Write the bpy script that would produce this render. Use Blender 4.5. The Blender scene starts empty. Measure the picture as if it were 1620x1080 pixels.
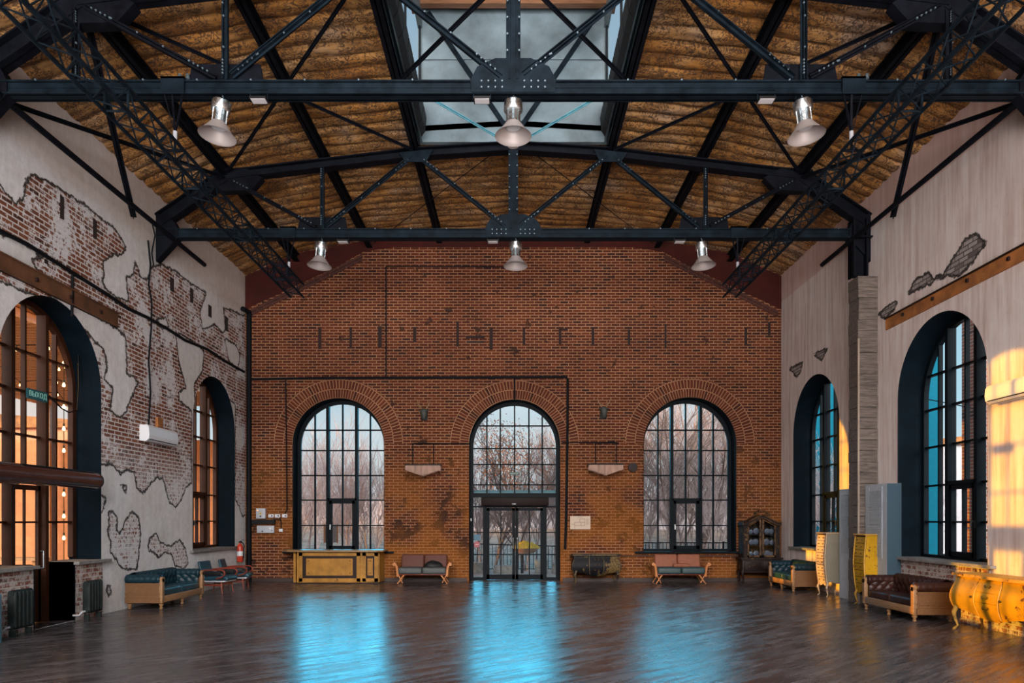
# strengths of the added fill behind, the sky, the sun and the added blue glow
BACK_FILL, SKY, SUN_E, GLOW_E = 22.0, 1.1, 7.5, 5.0
import bpy, bmesh, math, random
import numpy as np
from mathutils import Vector, Matrix
R = math.radians
random.seed(7)
S = bpy.context.scene
COL = S.collection
# ------------------------------------------------------------------ camera
# room axes: X right, Y into the depth, Z up; the eye stands at (0,0,1.8)
FPX, VX, VY, EYE = 1134.0, 812.0, 822.0, 1.8
cam_d = bpy.data.cameras.new('camera'); cam = bpy.data.objects.new('camera', cam_d); COL.objects.link(cam)
cam_d.sensor_width = 36; cam_d.lens = 36*FPX/1620
cam_d.shift_x = (810-VX)/1620; cam_d.shift_y = (VY-540)/1620
cam.location = (0, 0, EYE); cam.rotation_euler = (R(90), 0, 0)
cam_d.clip_end = 600
S.camera = cam
S.view_settings.view_transform = 'Standard'; S.view_settings.look = 'None'
S.view_settings.gamma = 1; S.view_settings.use_curve_mapping = False
S.view_settings.exposure = 0.0
S.cycles.max_bounces = 8; S.cycles.diffuse_bounces = 4; S.cycles.glossy_bounces = 4
S.cycles.transparent_max_bounces = 12; S.cycles.sample_clamp_indirect = 6
S.cycles.caustics_reflective = False; S.cycles.caustics_refractive = False
# ------------------------------------------------------------------ node helper
class NT:
    def __init__(s, tree): s.t = tree; s.n = tree.nodes; s.l = tree.links
    def new(s, typ, **kw):
        nd = s.n.new(typ)
        for k, v in kw.items():
            if k.startswith('i_'):
                key = k[2:]; key = int(key) if key.isdigit() else key.replace('_', ' ')
                sock = nd.inputs[key]
                if isinstance(v, bpy.types.NodeSocket): s.l.new(v, sock)
                else:
                    if isinstance(v, (tuple, list)) and len(v) == 3 and sock.type == 'RGBA': v = (*v, 1)
                    sock.default_value = v
            else: setattr(nd, k, v)
        return nd
    def math(s, op, a, b=0.0, c=None, clamp=False):
        nd = s.n.new('ShaderNodeMath'); nd.operation = op; nd.use_clamp = clamp
        for i, v in enumerate((a, b) if c is None else (a, b, c)):
            if isinstance(v, bpy.types.NodeSocket): s.l.new(v, nd.inputs[i])
            else: nd.inputs[i].default_value = v
        return nd.outputs[0]
    def mix(s, fac, a, b, blend='MIX'):
        nd = s.n.new('ShaderNodeMix'); nd.data_type = 'RGBA'; nd.blend_type = blend
        for sock, v in ((nd.inputs[0], fac), (nd.inputs[6], a), (nd.inputs[7], b)):
            if isinstance(v, bpy.types.NodeSocket): s.l.new(v, sock)
            else: sock.default_value = (*v, 1) if isinstance(v, (tuple, list)) and len(v) == 3 else v
        return nd.outputs[2]
    def ramp(s, fac, *stops):
        nd = s.n.new('ShaderNodeValToRGB'); s.l.new(fac, nd.inputs[0]); e = nd.color_ramp.elements
        while len(e) < len(stops): e.new(0.5)
        for el, (p, c) in zip(e, stops):
            el.position = p; el.color = (c, c, c, 1) if not isinstance(c, (tuple, list)) else (*c, 1)
        return nd.outputs[0]
    def noise(s, vec, scale, detail=4, rough=0.55, dist=0.0, out=0):
        nd = s.new('ShaderNodeTexNoise', i_Scale=scale, i_Detail=detail, i_Roughness=rough, i_Distortion=dist)
        if vec is not None: s.l.new(vec, nd.inputs['Vector'])
        return nd.outputs[out]
    def step(s, v, lo, hi):
        nd = s.n.new('ShaderNodeMapRange'); nd.interpolation_type = 'SMOOTHSTEP'
        s.l.new(v, nd.inputs[0]); nd.inputs[1].default_value = lo; nd.inputs[2].default_value = hi
        return nd.outputs[0]
    def comb(s, x, y, z=0.0):
        nd = s.n.new('ShaderNodeCombineXYZ')
        for i, v in enumerate((x, y, z)):
            if isinstance(v, bpy.types.NodeSocket): s.l.new(v, nd.inputs[i])
            else: nd.inputs[i].default_value = v
        return nd.outputs[0]
# ------------------------------------------------------------------ world: evening sky
W = bpy.data.worlds.new('world'); S.world = W; W.use_nodes = True
nt = NT(W.node_tree); W.node_tree.nodes.clear()
tc = nt.new('ShaderNodeTexCoord'); sp = nt.new('ShaderNodeSeparateXYZ', i_Vector=tc.outputs['Generated'])
dx, dy, dz = sp.outputs
zz = nt.math('MAXIMUM', dz, 0.0)
base = nt.ramp(zz, (0.0, (0.80, 0.76, 0.78)), (0.08, (0.64, 0.70, 0.74)), (0.2, (0.40, 0.56, 0.66)), (0.5, (0.34, 0.46, 0.56)), (1.0, (0.05, 0.18, 0.42)))
warm = nt.ramp(zz, (0.0, (1.5, 0.72, 0.42)), (0.12, (1.1, 0.70, 0.50)), (0.5, (0.62, 0.56, 0.55)))
cyan = nt.ramp(zz, (0.0, (0.80, 0.80, 0.84)), (0.15, (0.42, 0.72, 0.88)), (0.6, (0.40, 0.52, 0.60)))
c = nt.mix(nt.step(nt.math('MULTIPLY', dx, -1.0), 0.35, 0.8), base, warm)
c = nt.mix(nt.step(dx, 0.3, 0.7), c, cyan)
cl = nt.noise(nt.comb(dx, dy, nt.math('MULTIPLY', dz, 5.0)), 2.2, 6, 0.6)
c = nt.mix(nt.math('MULTIPLY', nt.step(cl, 0.48, 0.7), 0.35), c, (0.75, 0.72, 0.72))
# added fill: unseen bright bands behind the open end that light the hall
back = nt.math('MULTIPLY', nt.step(nt.math('MULTIPLY', dy, -1.0), 0.70, 0.93), nt.math('MAXIMUM', nt.step(dz, 0.13, 0.20), nt.step(nt.math('MULTIPLY', dz, -1.0), 0.03, 0.09)))
c = nt.mix(back, c, (1.0, 0.92, 0.88))
st = nt.math('ADD', nt.math('MULTIPLY', back, BACK_FILL), SKY)
bg = nt.new('ShaderNodeBackground', i_Color=c, i_Strength=st)
wo = nt.new('ShaderNodeOutputWorld'); nt.l.new(bg.outputs[0], wo.inputs[0])
# ------------------------------------------------------------------ sun and added blue glow lamp
def sunlamp(name, d, energy, color, angle):
    l = bpy.data.lights.new(name, 'SUN'); l.energy = energy; l.color = color; l.angle = R(angle)
    o = bpy.data.objects.new(name, l); COL.objects.link(o)
    o.rotation_euler = Vector(d).to_track_quat('-Z', 'Y').to_euler(); o.location = (0, 0, 20); return o
sunlamp('sun', (16.3, -0.9, -1.02), SUN_E, (1.0, 0.42, 0.02), 0.45)
sunlamp('added_blue_glow', (0, -1, -0.16), GLOW_E, (0.02, 0.50, 0.80), 40)  # lamp added for the blue reflections on the floor
# ------------------------------------------------------------------ mesh helper
class MB:
    def __init__(s): s.v = []; s.f = []; s.m2 = None
    def add(s, vs, fs):
        b = len(s.v); s.v += [tuple(p) for p in vs]; s.f += [tuple(i+b for i in f) for f in fs]; return s
    def box(s, x0, y0, z0, x1, y1, z1):
        return s.add([(x0,y0,z0),(x1,y0,z0),(x1,y1,z0),(x0,y1,z0),(x0,y0,z1),(x1,y0,z1),(x1,y1,z1),(x0,y1,z1)],
                     [(0,3,2,1),(4,5,6,7),(0,1,5,4),(1,2,6,5),(2,3,7,6),(3,0,4,7)])
    def cbox(s, c, sz, rot=None):
        hx, hy, hz = (q/2 for q in sz); M = rot or Matrix.Identity(3)
        vs = [Vector(c) + M @ Vector(p) for p in [(-hx,-hy,-hz),(hx,-hy,-hz),(hx,hy,-hz),(-hx,hy,-hz),(-hx,-hy,hz),(hx,-hy,hz),(hx,hy,hz),(-hx,hy,hz)]]
        return s.add(vs, [(0,3,2,1),(4,5,6,7),(0,1,5,4),(1,2,6,5),(2,3,7,6),(3,0,4,7)])
    def beam(s, p, q, w, h, up=(0,0,1)):
        p = Vector(p); q = Vector(q); d = (q-p).normalized(); a = d.cross(Vector(up))
        if a.length < 1e-4: a = d.cross(Vector((0,1,0)))
        a.normalize(); b = a.cross(d).normalized()
        vs = [e + a*(i*w/2) + b*(j*h/2) for e in (p, q) for i, j in ((-1,-1),(1,-1),(1,1),(-1,1))]
        return s.add(vs, [(0,1,2,3),(7,6,5,4),(0,4,5,1),(1,5,6,2),(2,6,7,3),(3,7,4,0)])
    def ibeam(s, p, q, w, h, up=(0,0,1), t=0.02):
        p = Vector(p); q = Vector(q); d = (q-p).normalized(); a = d.cross(Vector(up))
        if a.length < 1e-4: a = d.cross(Vector((0,1,0)))
        a.normalize(); b = a.cross(d).normalized()
        s.beam(p, q, t, h, up); o = b*(h/2-t/2)
        s.beam(p+o, q+o, w, t, up); s.beam(p-o, q-o, w, t, up); return s
    def tube(s, p, q, r0, r1=None, n=8, cap=True):
        return s.sweep([p, q], [r0, r0 if r1 is None else r1], n, cap)
    def sweep(s, pts, r, n=8, cap=True, flat=1.0):
        pts = [Vector(p) for p in pts]
        if not isinstance(r, (list, tuple)): r = [r]*len(pts)
        b = len(s.v); m = len(pts); ref = None
        for i, p in enumerate(pts):
            d = (pts[min(i+1, m-1)] - pts[max(i-1, 0)])
            d = d.normalized() if d.length > 1e-9 else Vector((0,0,1))
            if ref is None: ref = Vector((0,0,1)) if abs(d.z) < 0.9 else Vector((1,0,0))
            a = d.cross(ref)
            if a.length < 1e-3: ref = Vector((0.3,1,0.2)); a = d.cross(ref)
            a.normalize(); c = a.cross(d); ref = c
            for k in range(n):
                t = 2*math.pi*k/n; s.v.append(tuple(p + a*(math.cos(t)*r[i]) + c*(math.sin(t)*r[i]*flat)))
        for i in range(m-1):
            for k in range(n):
                s.f.append((b+i*n+k, b+i*n+(k+1)%n, b+(i+1)*n+(k+1)%n, b+(i+1)*n+k))
        if cap:
            s.f.append(tuple(b+k for k in range(n))[::-1]); s.f.append(tuple(b+(m-1)*n+k for k in range(n)))
        return s
    def lathe(s, prof, n=20, c=(0,0,0), M=None):
        b = len(s.v); M = M or Matrix.Identity(3)
        for (r, z) in prof:
            for k in range(n):
                t = 2*math.pi*k/n; s.v.append(tuple(Vector(c) + M @ Vector((r*math.cos(t), r*math.sin(t), z))))
        for i in range(len(prof)-1):
            for k in range(n):
                s.f.append((b+i*n+k, b+i*n+(k+1)%n, b+(i+1)*n+(k+1)%n, b+(i+1)*n+k))
        if prof[0][0] > 1e-4: s.f.append(tuple(b+k for k in range(n))[::-1])
        if prof[-1][0] > 1e-4: s.f.append(tuple(b+(len(prof)-1)*n+k for k in range(n)))
        return s
    def prism(s, poly, axis, a0, a1):
        # polygon in the two other axes, extruded along axis from a0 to a1
        def mk(p, a): return {'x': (a, p[0], p[1]), 'y': (p[0], a, p[1]), 'z': (p[0], p[1], a)}[axis]
        n = len(poly)
        return s.add([mk(p, a0) for p in poly]+[mk(p, a1) for p in poly],
                     [tuple(range(n)), tuple(range(2*n-1, n-1, -1))]+[(i, i+n, (i+1)%n+n, (i+1)%n) for i in range(n)])
    def grid(s, fn, nu, nv, closed_u=False):
        b = len(s.v); cu = nu if closed_u else nu+1
        for j in range(nv+1):
            for i in range(cu): s.v.append(tuple(fn(i/nu, j/nv)))
        for j in range(nv):
            for i in range(nu):
                s.f.append((b+j*cu+i, b+j*cu+(i+1)%cu, b+(j+1)*cu+(i+1)%cu, b+(j+1)*cu+i))
        return s
    def rbox(s, c, sz, r, n=3, puff=0.0, M=None):
        M = M or Matrix.Identity(3); h = [q/2 for q in sz]; r = min(r, *[q*0.999 for q in h])
        def ticks(hh):
            out = [-hh + r*(1-math.cos(math.pi/2*k/n)) for k in range(n+1)]
            mid = [-hh+r + (2*hh-2*r)*k/4 for k in range(1, 4)] if puff else []
            return out + mid + [-q for q in out[::-1]]
        T = [ticks(q) for q in h]
        def mp(p):
            inn = Vector([max(-h[i]+r, min(h[i]-r, p[i])) for i in range(3)])
            d = Vector(p)-inn; q = inn + (d.normalized()*r if d.length > 1e-9 else d)
            if puff:
                fx = 1-(q[0]/h[0])**2; fy = 1-(q[1]/h[1])**2; q[2] += puff*fx*fy*(1 if q[2] > 0 else -1)
            return Vector(c) + M @ q
        for ax in range(3):
            u, v = (ax+1) % 3, (ax+2) % 3
            for sg in (-1, 1):
                b = len(s.v)
                for tv in T[v]:
                    for tu in T[u]:
                        p = [0, 0, 0]; p[ax] = sg*h[ax]; p[u] = tu; p[v] = tv; s.v.append(tuple(mp(p)))
                nu = len(T[u])
                for j in range(len(T[v])-1):
                    for i in range(nu-1):
                        q = (b+j*nu+i, b+j*nu+i+1, b+(j+1)*nu+i+1, b+(j+1)*nu+i)
                        s.f.append(q if sg > 0 else q[::-1])
        return s
    def moved(s, M, off=(0,0,0)):
        o = Vector(off); s.v = [tuple(M @ Vector(p) + o) for p in s.v]; return s
OFF = {}
def finish(name, mb, mat, smooth, off):
    me = bpy.data.meshes.new(name)
    ox, oy, oz = off
    me.from_pydata([(x-ox, y-oy, z-oz) for x, y, z in mb.v], [], mb.f)
    bm = bmesh.new(); bm.from_mesh(me)
    bmesh.ops.remove_doubles(bm, verts=bm.verts, dist=1e-5)
    bmesh.ops.recalc_face_normals(bm, faces=bm.faces)
    if smooth:
        for f in bm.faces: f.smooth = True
        ca = math.cos(R(smooth if smooth is not True else 40))
        for e in bm.edges:
            if len(e.link_faces) == 2 and e.link_faces[0].normal.dot(e.link_faces[1].normal) < ca: e.smooth = False
    bm.to_mesh(me); bm.free()
    for q in (mat if isinstance(mat, tuple) else (mat,)): me.materials.append(q)
    if mb.m2 is not None and len(me.polygons) == len(mb.f):
        me.polygons.foreach_set('material_index', [0]*mb.m2+[1]*(len(mb.f)-mb.m2))
    o = bpy.data.objects.new(name, me); COL.objects.link(o); return o
def part(name, mb, mat, parent, smooth=False, label=None, local=False):
    """one part; vertices in room coordinates unless local (then in the coordinates of the thing)"""
    o = finish(name, mb, mat, smooth, (0,0,0) if local else OFF.get(parent.name, (0,0,0)))
    o.parent = parent
    if not local: OFF[o.name] = OFF.get(parent.name, (0,0,0))
    if label: o['label'] = label
    return o
def tag(o, label=None, cat=None, group=None, kind=None):
    if label: o['label'] = label
    if cat: o['category'] = cat
    if group: o['group'] = group
    if kind: o['kind'] = kind
    return o
def thing(name, label, cat, loc=(0,0,0), rz=0.0, group=None):
    o = bpy.data.objects.new(name, None); COL.objects.link(o); o.location = loc; o.rotation_euler = (0,0,rz)
    o.empty_display_size = 0.1
    OFF[o.name] = tuple(loc); return tag(o, label, cat, group)
def single(name, mb, mat, label, cat, group=None, smooth=False):
    a = np.array(mb.v); lo = a.min(0); hi = a.max(0); loc = ((lo[0]+hi[0])/2, (lo[1]+hi[1])/2, lo[2])
    o = finish(name, mb, mat, smooth, loc); o.location = loc; OFF[o.name] = tuple(loc); return tag(o, label, cat, group)
def struct(name, mb, mat, smooth=False, parent=None, label=None):
    o = finish(name, mb, mat, smooth, (0,0,0)); o['kind'] = 'structure'
    if label: o['label'] = label
    if parent: o.parent = parent
    return o
def dup(root, loc, rz=None, label=None, group=None, scale=None):
    def cp(o, par):
        c = o.copy(); COL.objects.link(c)
        if par: c.parent = par
        for ch in o.children: cp(ch, c)
        return c
    r = cp(root, None); r.location = loc
    if rz is not None: r.rotation_euler = (0, 0, rz)
    if label: r['label'] = label
    if group: r['group'] = group
    if scale: r.scale = scale
    return r
def text(name, body, size, mat, M, parent=None, ext=0.002):
    c = bpy.data.curves.new(name, 'FONT'); c.body = body; c.size = size; c.extrude = ext
    c.align_x = 'CENTER'; c.align_y = 'CENTER'; c.materials.append(mat)
    o = bpy.data.objects.new(name, c); COL.objects.link(o)
    if parent:
        o.parent = parent; M = Matrix.Translation(Vector(OFF.get(parent.name, (0,0,0)))*-1) @ M
    o.matrix_local = M; bpy.context.view_layer.update()
    me = bpy.data.meshes.new_from_object(o); o2 = bpy.data.objects.new(name, me); COL.objects.link(o2)
    if parent: o2.parent = parent
    o2.matrix_local = M; bpy.data.objects.remove(o); o2.name = name; return o2
# ------------------------------------------------------------------ materials
def mat(name, col=(0.5,)*3, rough=0.6, metal=0.0, spec=0.5, vary=0.0, vscale=6.0, bump=0.0, bscale=40.0, coat=0.0, emit=None, stretch=None):
    m = bpy.data.materials.new(name); m.use_nodes = True; t = NT(m.node_tree); b = t.n['Principled BSDF']
    b.inputs['Base Color'].default_value = (*col, 1); b.inputs['Roughness'].default_value = rough
    b.inputs['Metallic'].default_value = metal; b.inputs['Specular IOR Level'].default_value = spec
    b.inputs['Coat Weight'].default_value = coat
    vec = t.new('ShaderNodeTexCoord').outputs['Object']
    if stretch: vec = t.new('ShaderNodeMapping', i_Vector=vec, i_Scale=stretch).outputs[0]
    if vary:
        n = t.noise(vec, vscale, 5, 0.6)
        dark = tuple(q*(1-vary) for q in col); light = tuple(min(1, q*(1+vary)) for q in col)
        t.l.new(t.ramp(n, (0.3, dark), (0.7, light)), b.inputs['Base Color'])
        t.l.new(t.math('ADD', t.math('MULTIPLY', n, 0.25), rough-0.12, clamp=True), b.inputs['Roughness'])
    if bump:
        bn = t.new('ShaderNodeBump', i_Strength=bump, i_Distance=0.01, i_Height=t.noise(vec, bscale, 4)); t.l.new(bn.outputs[0], b.inputs['Normal'])
    if emit:
        b.inputs['Emission Color'].default_value = (*emit[0], 1); b.inputs['Emission Strength'].default_value = emit[1]
    return m
def worn(name, col, under, thr=0.62, scale=9.0, rough=0.45, vary=0.25, spec=0.2):
    """paint with chips of its own shape that show the layer below"""
    m = mat(name, col, rough, spec=spec, vary=vary, vscale=3); t = NT(m.node_tree); b = t.n['Principled BSDF']
    old = b.inputs['Base Color'].links[0].from_socket
    vec = t.new('ShaderNodeTexCoord').outputs['Object']
    k = t.step(t.math('ADD', t.math('MULTIPLY', t.noise(vec, scale, 8, 0.75), 0.65), t.math('MULTIPLY', t.noise(vec, 2.3, 2), 0.35)), thr-0.01, thr+0.015)
    t.l.new(t.mix(k, old, under), b.inputs['Base Color'])
    bn = t.new('ShaderNodeBump', i_Strength=0.4, i_Distance=-0.004, i_Height=k); t.l.new(bn.outputs[0], b.inputs['Normal'])
    return m
def wood(name, c0, c1, axis=0, rough=0.45, scale=1.0):
    m = mat(name, c0, rough); t = NT(m.node_tree); b = t.n['Principled BSDF']
    sc = [14*scale]*3; sc[axis] = 1.2*scale
    vec = t.new('ShaderNodeMapping', i_Vector=t.new('ShaderNodeTexCoord').outputs['Object'], i_Scale=tuple(sc)).outputs[0]
    n = t.noise(vec, 2.0, 8, 0.65, 0.6)
    t.l.new(t.ramp(n, (0.3, c0), (0.68, c1)), b.inputs['Base Color'])
    bn = t.new('ShaderNodeBump', i_Strength=0.15, i_Distance=0.003, i_Height=n); t.l.new(bn.outputs[0], b.inputs['Normal'])
    return m
def wallvec(t, wall):
    pos = t.new('ShaderNodeTexCoord').outputs['Object']; s_ = t.new('ShaderNodeSeparateXYZ', i_Vector=pos)
    x, y, z = s_.outputs
    return (t.comb(x, z) if wall == 'back' else t.comb(y, z)), pos, z
def bricknodes(t, vec, pos, c1, c2, mortar, bw=0.25, rh=0.083, msize=0.012, darks=0.6):
    wob = t.noise(pos, 3.0, 3)
    v2 = t.new('ShaderNodeVectorMath', operation='ADD'); t.l.new(vec, v2.inputs[0])
    wv = t.new('ShaderNodeVectorMath', operation='SCALE'); t.l.new(t.noise(pos, 9.0, 3, out=1), wv.inputs[0]); wv.inputs['Scale'].default_value = 0.014
    t.l.new(wv.outputs[0], v2.inputs[1])
    br = t.new('ShaderNodeTexBrick', i_Color1=c1, i_Color2=c2, i_Mortar=mortar, i_Scale=1.0, i_Mortar_Size=msize, i_Mortar_Smooth=0.25, i_Bias=0.0, i_Brick_Width=bw, i_Row_Height=rh)
    t.l.new(v2.outputs[0], br.inputs['Vector'])
    # some bricks over-burnt: the same lattice again with darker members
    br2 = t.new('ShaderNodeTexBrick', i_Color1=(0,0,0), i_Color2=(1,1,1), i_Mortar=(0,0,0), i_Scale=1.0, i_Mortar_Size=0.0, i_Bias=0.0, i_Brick_Width=bw, i_Row_Height=rh)
    t.l.new(v2.outputs[0], br2.inputs['Vector'])
    dk = t.math('MULTIPLY', t.step(br2.outputs[0], 0.90, 0.97), t.math('SUBTRACT', 1.0, br.outputs['Fac']))
    col = t.mix(t.math('MULTIPLY', dk, darks), br.outputs['Color'], (0.025, 0.012, 0.010))
    grit = t.noise(pos, 30.0, 5, 0.7)
    col = t.mix(0.35, col, t.ramp(grit, (0.3, 0.35), (0.7, 0.95)), 'MULTIPLY')
    hgt = t.math('ADD', t.math('MULTIPLY', t.math('SUBTRACT', 1.0, br.outputs['Fac']), 0.8), t.math('MULTIPLY', grit, 0.5))
    return col, hgt, br.outputs['Fac']
def brickmat(name, wall, c1, c2, mortar, stain_and_light=True, scheme='back', **kw):
    m = mat(name, rough=0.85, spec=0.25); t = NT(m.node_tree); b = t.n['Principled BSDF']
    vec, pos, z = wallvec(t, wall)
    if wall == 'uv': vec = t.new('ShaderNodeUVMap').outputs[0]
    col, hgt, fac = bricknodes(t, vec, pos, c1, c2, mortar, **kw)
    big = t.noise(pos, 0.55, 4, 0.6)
    col = t.mix(0.75, col, t.ramp(big, (0.32, (0.62, 0.55, 0.55)), (0.62, (1.0, 1.0, 1.0))), 'MULTIPLY')
    if stain_and_light:
        # spalled, sooty holes, denser below door head height
        n = t.noise(pos, 2.6, 6, 0.62); dens = t.step(z, 6.0, 1.6)
        k = t.step(t.math('ADD', n, t.math('MULTIPLY', dens, 0.07)), 0.635, 0.68)
        col = t.mix(t.math('MULTIPLY', k, 0.85), col, (0.028, 0.012, 0.008))
        hgt = t.math('SUBTRACT', hgt, t.math('MULTIPLY', k, 1.4))
        # orange bricks low on the wall, partly brighter light put into the colour
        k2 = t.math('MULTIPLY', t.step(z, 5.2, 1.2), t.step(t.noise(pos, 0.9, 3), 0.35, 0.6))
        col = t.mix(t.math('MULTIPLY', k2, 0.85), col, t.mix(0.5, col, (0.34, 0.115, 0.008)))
    t.l.new(col, b.inputs['Base Color'])
    bn = t.new('ShaderNodeBump', i_Strength=0.7, i_Distance=0.02, i_Height=hgt); t.l.new(bn.outputs[0], b.inputs['Normal'])
    return m
BRK1, BRK2, MORT = (0.135, 0.031, 0.010), (0.052, 0.011, 0.005), (0.38, 0.20, 0.11)
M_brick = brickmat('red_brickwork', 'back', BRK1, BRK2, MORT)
M_arch = brickmat('gauged_arch_brickwork', 'uv', (0.14, 0.034, 0.013), (0.085, 0.020, 0.009), MORT, stain_and_light=False, bw=0.083, rh=0.27)
def plastermat(name, side):
    """lime plaster with breaks where the traced sd attribute is positive: brick shows there"""
    m = mat(name, rough=0.8, spec=0.25); t = NT(m.node_tree); b = t.n['Principled BSDF']
    vec, pos, z = wallvec(t, side)
    if side == 'left':
        bc, bh, fac = bricknodes(t, vec, pos, (0.26, 0.085, 0.038), (0.14, 0.045, 0.026), (0.66, 0.62, 0.60), msize=0.014)
        ww = t.step(t.math('ADD', t.math('MULTIPLY', t.noise(pos, 1.6, 3), 0.45), t.math('MULTIPLY', t.noise(pos, 11.0, 7, 0.75), 0.55)), 0.498, 0.54)
        low = t.step(z, 3.6, 2.2)
        ww = t.math('MAXIMUM', ww, t.math('MULTIPLY', low, t.step(t.noise(pos, 14.0, 6, 0.75), 0.44, 0.52)))
        bc = t.mix(t.math('MULTIPLY', ww, 0.88), bc, (0.70, 0.70, 0.72))
    else:
        bc, bh, fac = bricknodes(t, vec, pos, (0.42, 0.38, 0.36), (0.30, 0.26, 0.25), (0.10, 0.085, 0.08), msize=0.012)
    sv = t.new('ShaderNodeMapping', i_Vector=pos, i_Scale=(7, 7, 0.55)).outputs[0]
    streak = t.noise(sv, 1.0, 6, 0.62)
    n1 = t.noise(pos, 0.8, 6, 0.6); n2 = t.noise(pos, 7.0, 6, 0.7)
    if side == 'left':
        pc = t.ramp(n1, (0.3, (0.66, 0.63, 0.61)), (0.7, (0.80, 0.81, 0.83)))
        pc = t.mix(0.4, pc, t.ramp(streak, (0.3, 0.70), (0.65, 1.0)), 'MULTIPLY')
        pc = t.mix(0.5, pc, t.ramp(n2, (0.3, 0.65), (0.6, 1.0)), 'MULTIPLY')
        pc = t.mix(t.step(z, 7.55, 7.95), pc, t.mix(0.6, (0.46, 0.31, 0.23), pc))
    else:
        pc = t.ramp(streak, (0.28, (0.50, 0.37, 0.34)), (0.5, (0.68, 0.59, 0.56)), (0.72, (0.78, 0.75, 0.74)))
        pc = t.mix(0.5, pc, t.ramp(n1, (0.3, (0.72, 0.66, 0.64)), (0.65, (1, 1, 1))), 'MULTIPLY')
        pc = t.mix(t.math('MULTIPLY', t.step(n2, 0.60, 0.72), 0.35), pc, (0.22, 0.18, 0.17))
        pc = t.mix(t.step(z, 8.15, 8.2), pc, t.mix(0.5, (0.50, 0.27, 0.20), pc))
    at = t.new('ShaderNodeAttribute', attribute_name='sd').outputs['Fac']
    sd = t.math('ADD', at, t.math('MULTIPLY', t.math('SUBTRACT', t.noise(pos, 7.0, 6, 0.7), 0.5), 0.22))
    k = t.step(sd, -0.008, 0.008)
    rim = t.math('MULTIPLY', t.step(sd, -0.035, -0.012), t.step(sd, 0.045, 0.010))
    col = t.mix(k, pc, bc)
    col = t.mix(t.math('MULTIPLY', rim, 0.95), col, (0.018, 0.014, 0.013))
    t.l.new(col, b.inputs['Base Color'])
    hgt = t.math('ADD', t.math('MULTIPLY', k, -1.2), t.math('ADD', t.math('MULTIPLY', t.math('MULTIPLY', bh, k), 0.6), t.math('MULTIPLY', n2, 0.25)))
    bn = t.new('ShaderNodeBump', i_Strength=0.8, i_Distance=0.02, i_Height=hgt); t.l.new(bn.outputs[0], b.inputs['Normal'])
    return m
M_left = plastermat('broken_lime_plaster', 'left'); M_right = plastermat('streaked_lime_plaster', 'right')
def floormat():
    m = mat('dark_laminate_boards', rough=0.3); t = NT(m.node_tree); b = t.n['Principled BSDF']
    pos = t.new('ShaderNodeTexCoord').outputs['Object']
    rv = t.new('ShaderNodeMapping', i_Vector=pos, i_Rotation=(0, 0, R(-41))).outputs[0]
    br = t.new('ShaderNodeTexBrick', i_Vector=rv, i_Color1=(0.0,)*3, i_Color2=(1,1,1), i_Mortar=(0.5,)*3, i_Scale=1.0, i_Mortar_Size=0.006, i_Mortar_Smooth=0.0, i_Brick_Width=1.28, i_Row_Height=0.19)
    gv = t.new('ShaderNodeMapping', i_Vector=rv, i_Scale=(0.7, 6, 1)).outputs[0]
    g = t.noise(gv, 2.2, 8, 0.72, 0.6)
    col = t.ramp(g, (0.28, (0.014, 0.012, 0.014)), (0.5, (0.060, 0.050, 0.052)), (0.72, (0.17, 0.15, 0.155)))
    col = t.mix(0.55, col, t.ramp(br.outputs[0], (0.0, 0.55), (1.0, 1.2)), 'MULTIPLY')
    col = t.mix(t.math('MULTIPLY', br.outputs['Fac'], 0.8), col, (0.01, 0.008, 0.008))
    t.l.new(col, b.inputs['Base Color'])
    gl_ = t.noise(t.new('ShaderNodeMapping', i_Vector=rv, i_Scale=(0.45, 3.6, 1)).outputs[0], 2.0, 6, 0.75, 0.4)
    rgh = t.math('ADD', t.math('MULTIPLY', t.step(gl_, 0.36, 0.64), 0.20), t.math('MULTIPLY', br.outputs[0], 0.09))
    t.l.new(t.math('ADD', t.math('ADD', rgh, t.math('MULTIPLY', g, 0.12)), 0.05), b.inputs['Roughness'])
    col = t.mix(0.6, col, t.ramp(gl_, (0.35, 0.35), (0.62, 1.5)), 'MULTIPLY'); t.l.new(col, b.inputs['Base Color'])
    b.inputs['Specular IOR Level'].default_value = 0.85
    h = t.math('SUBTRACT', t.math('ADD', t.math('MULTIPLY', g, 0.5), t.math('MULTIPLY', gl_, 0.9)), br.outputs['Fac'])
    bn = t.new('ShaderNodeBump', i_Strength=0.32, i_Distance=0.014, i_Height=h); t.l.new(bn.outputs[0], b.inputs['Normal'])
    return m
M_floor = floormat()
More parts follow.
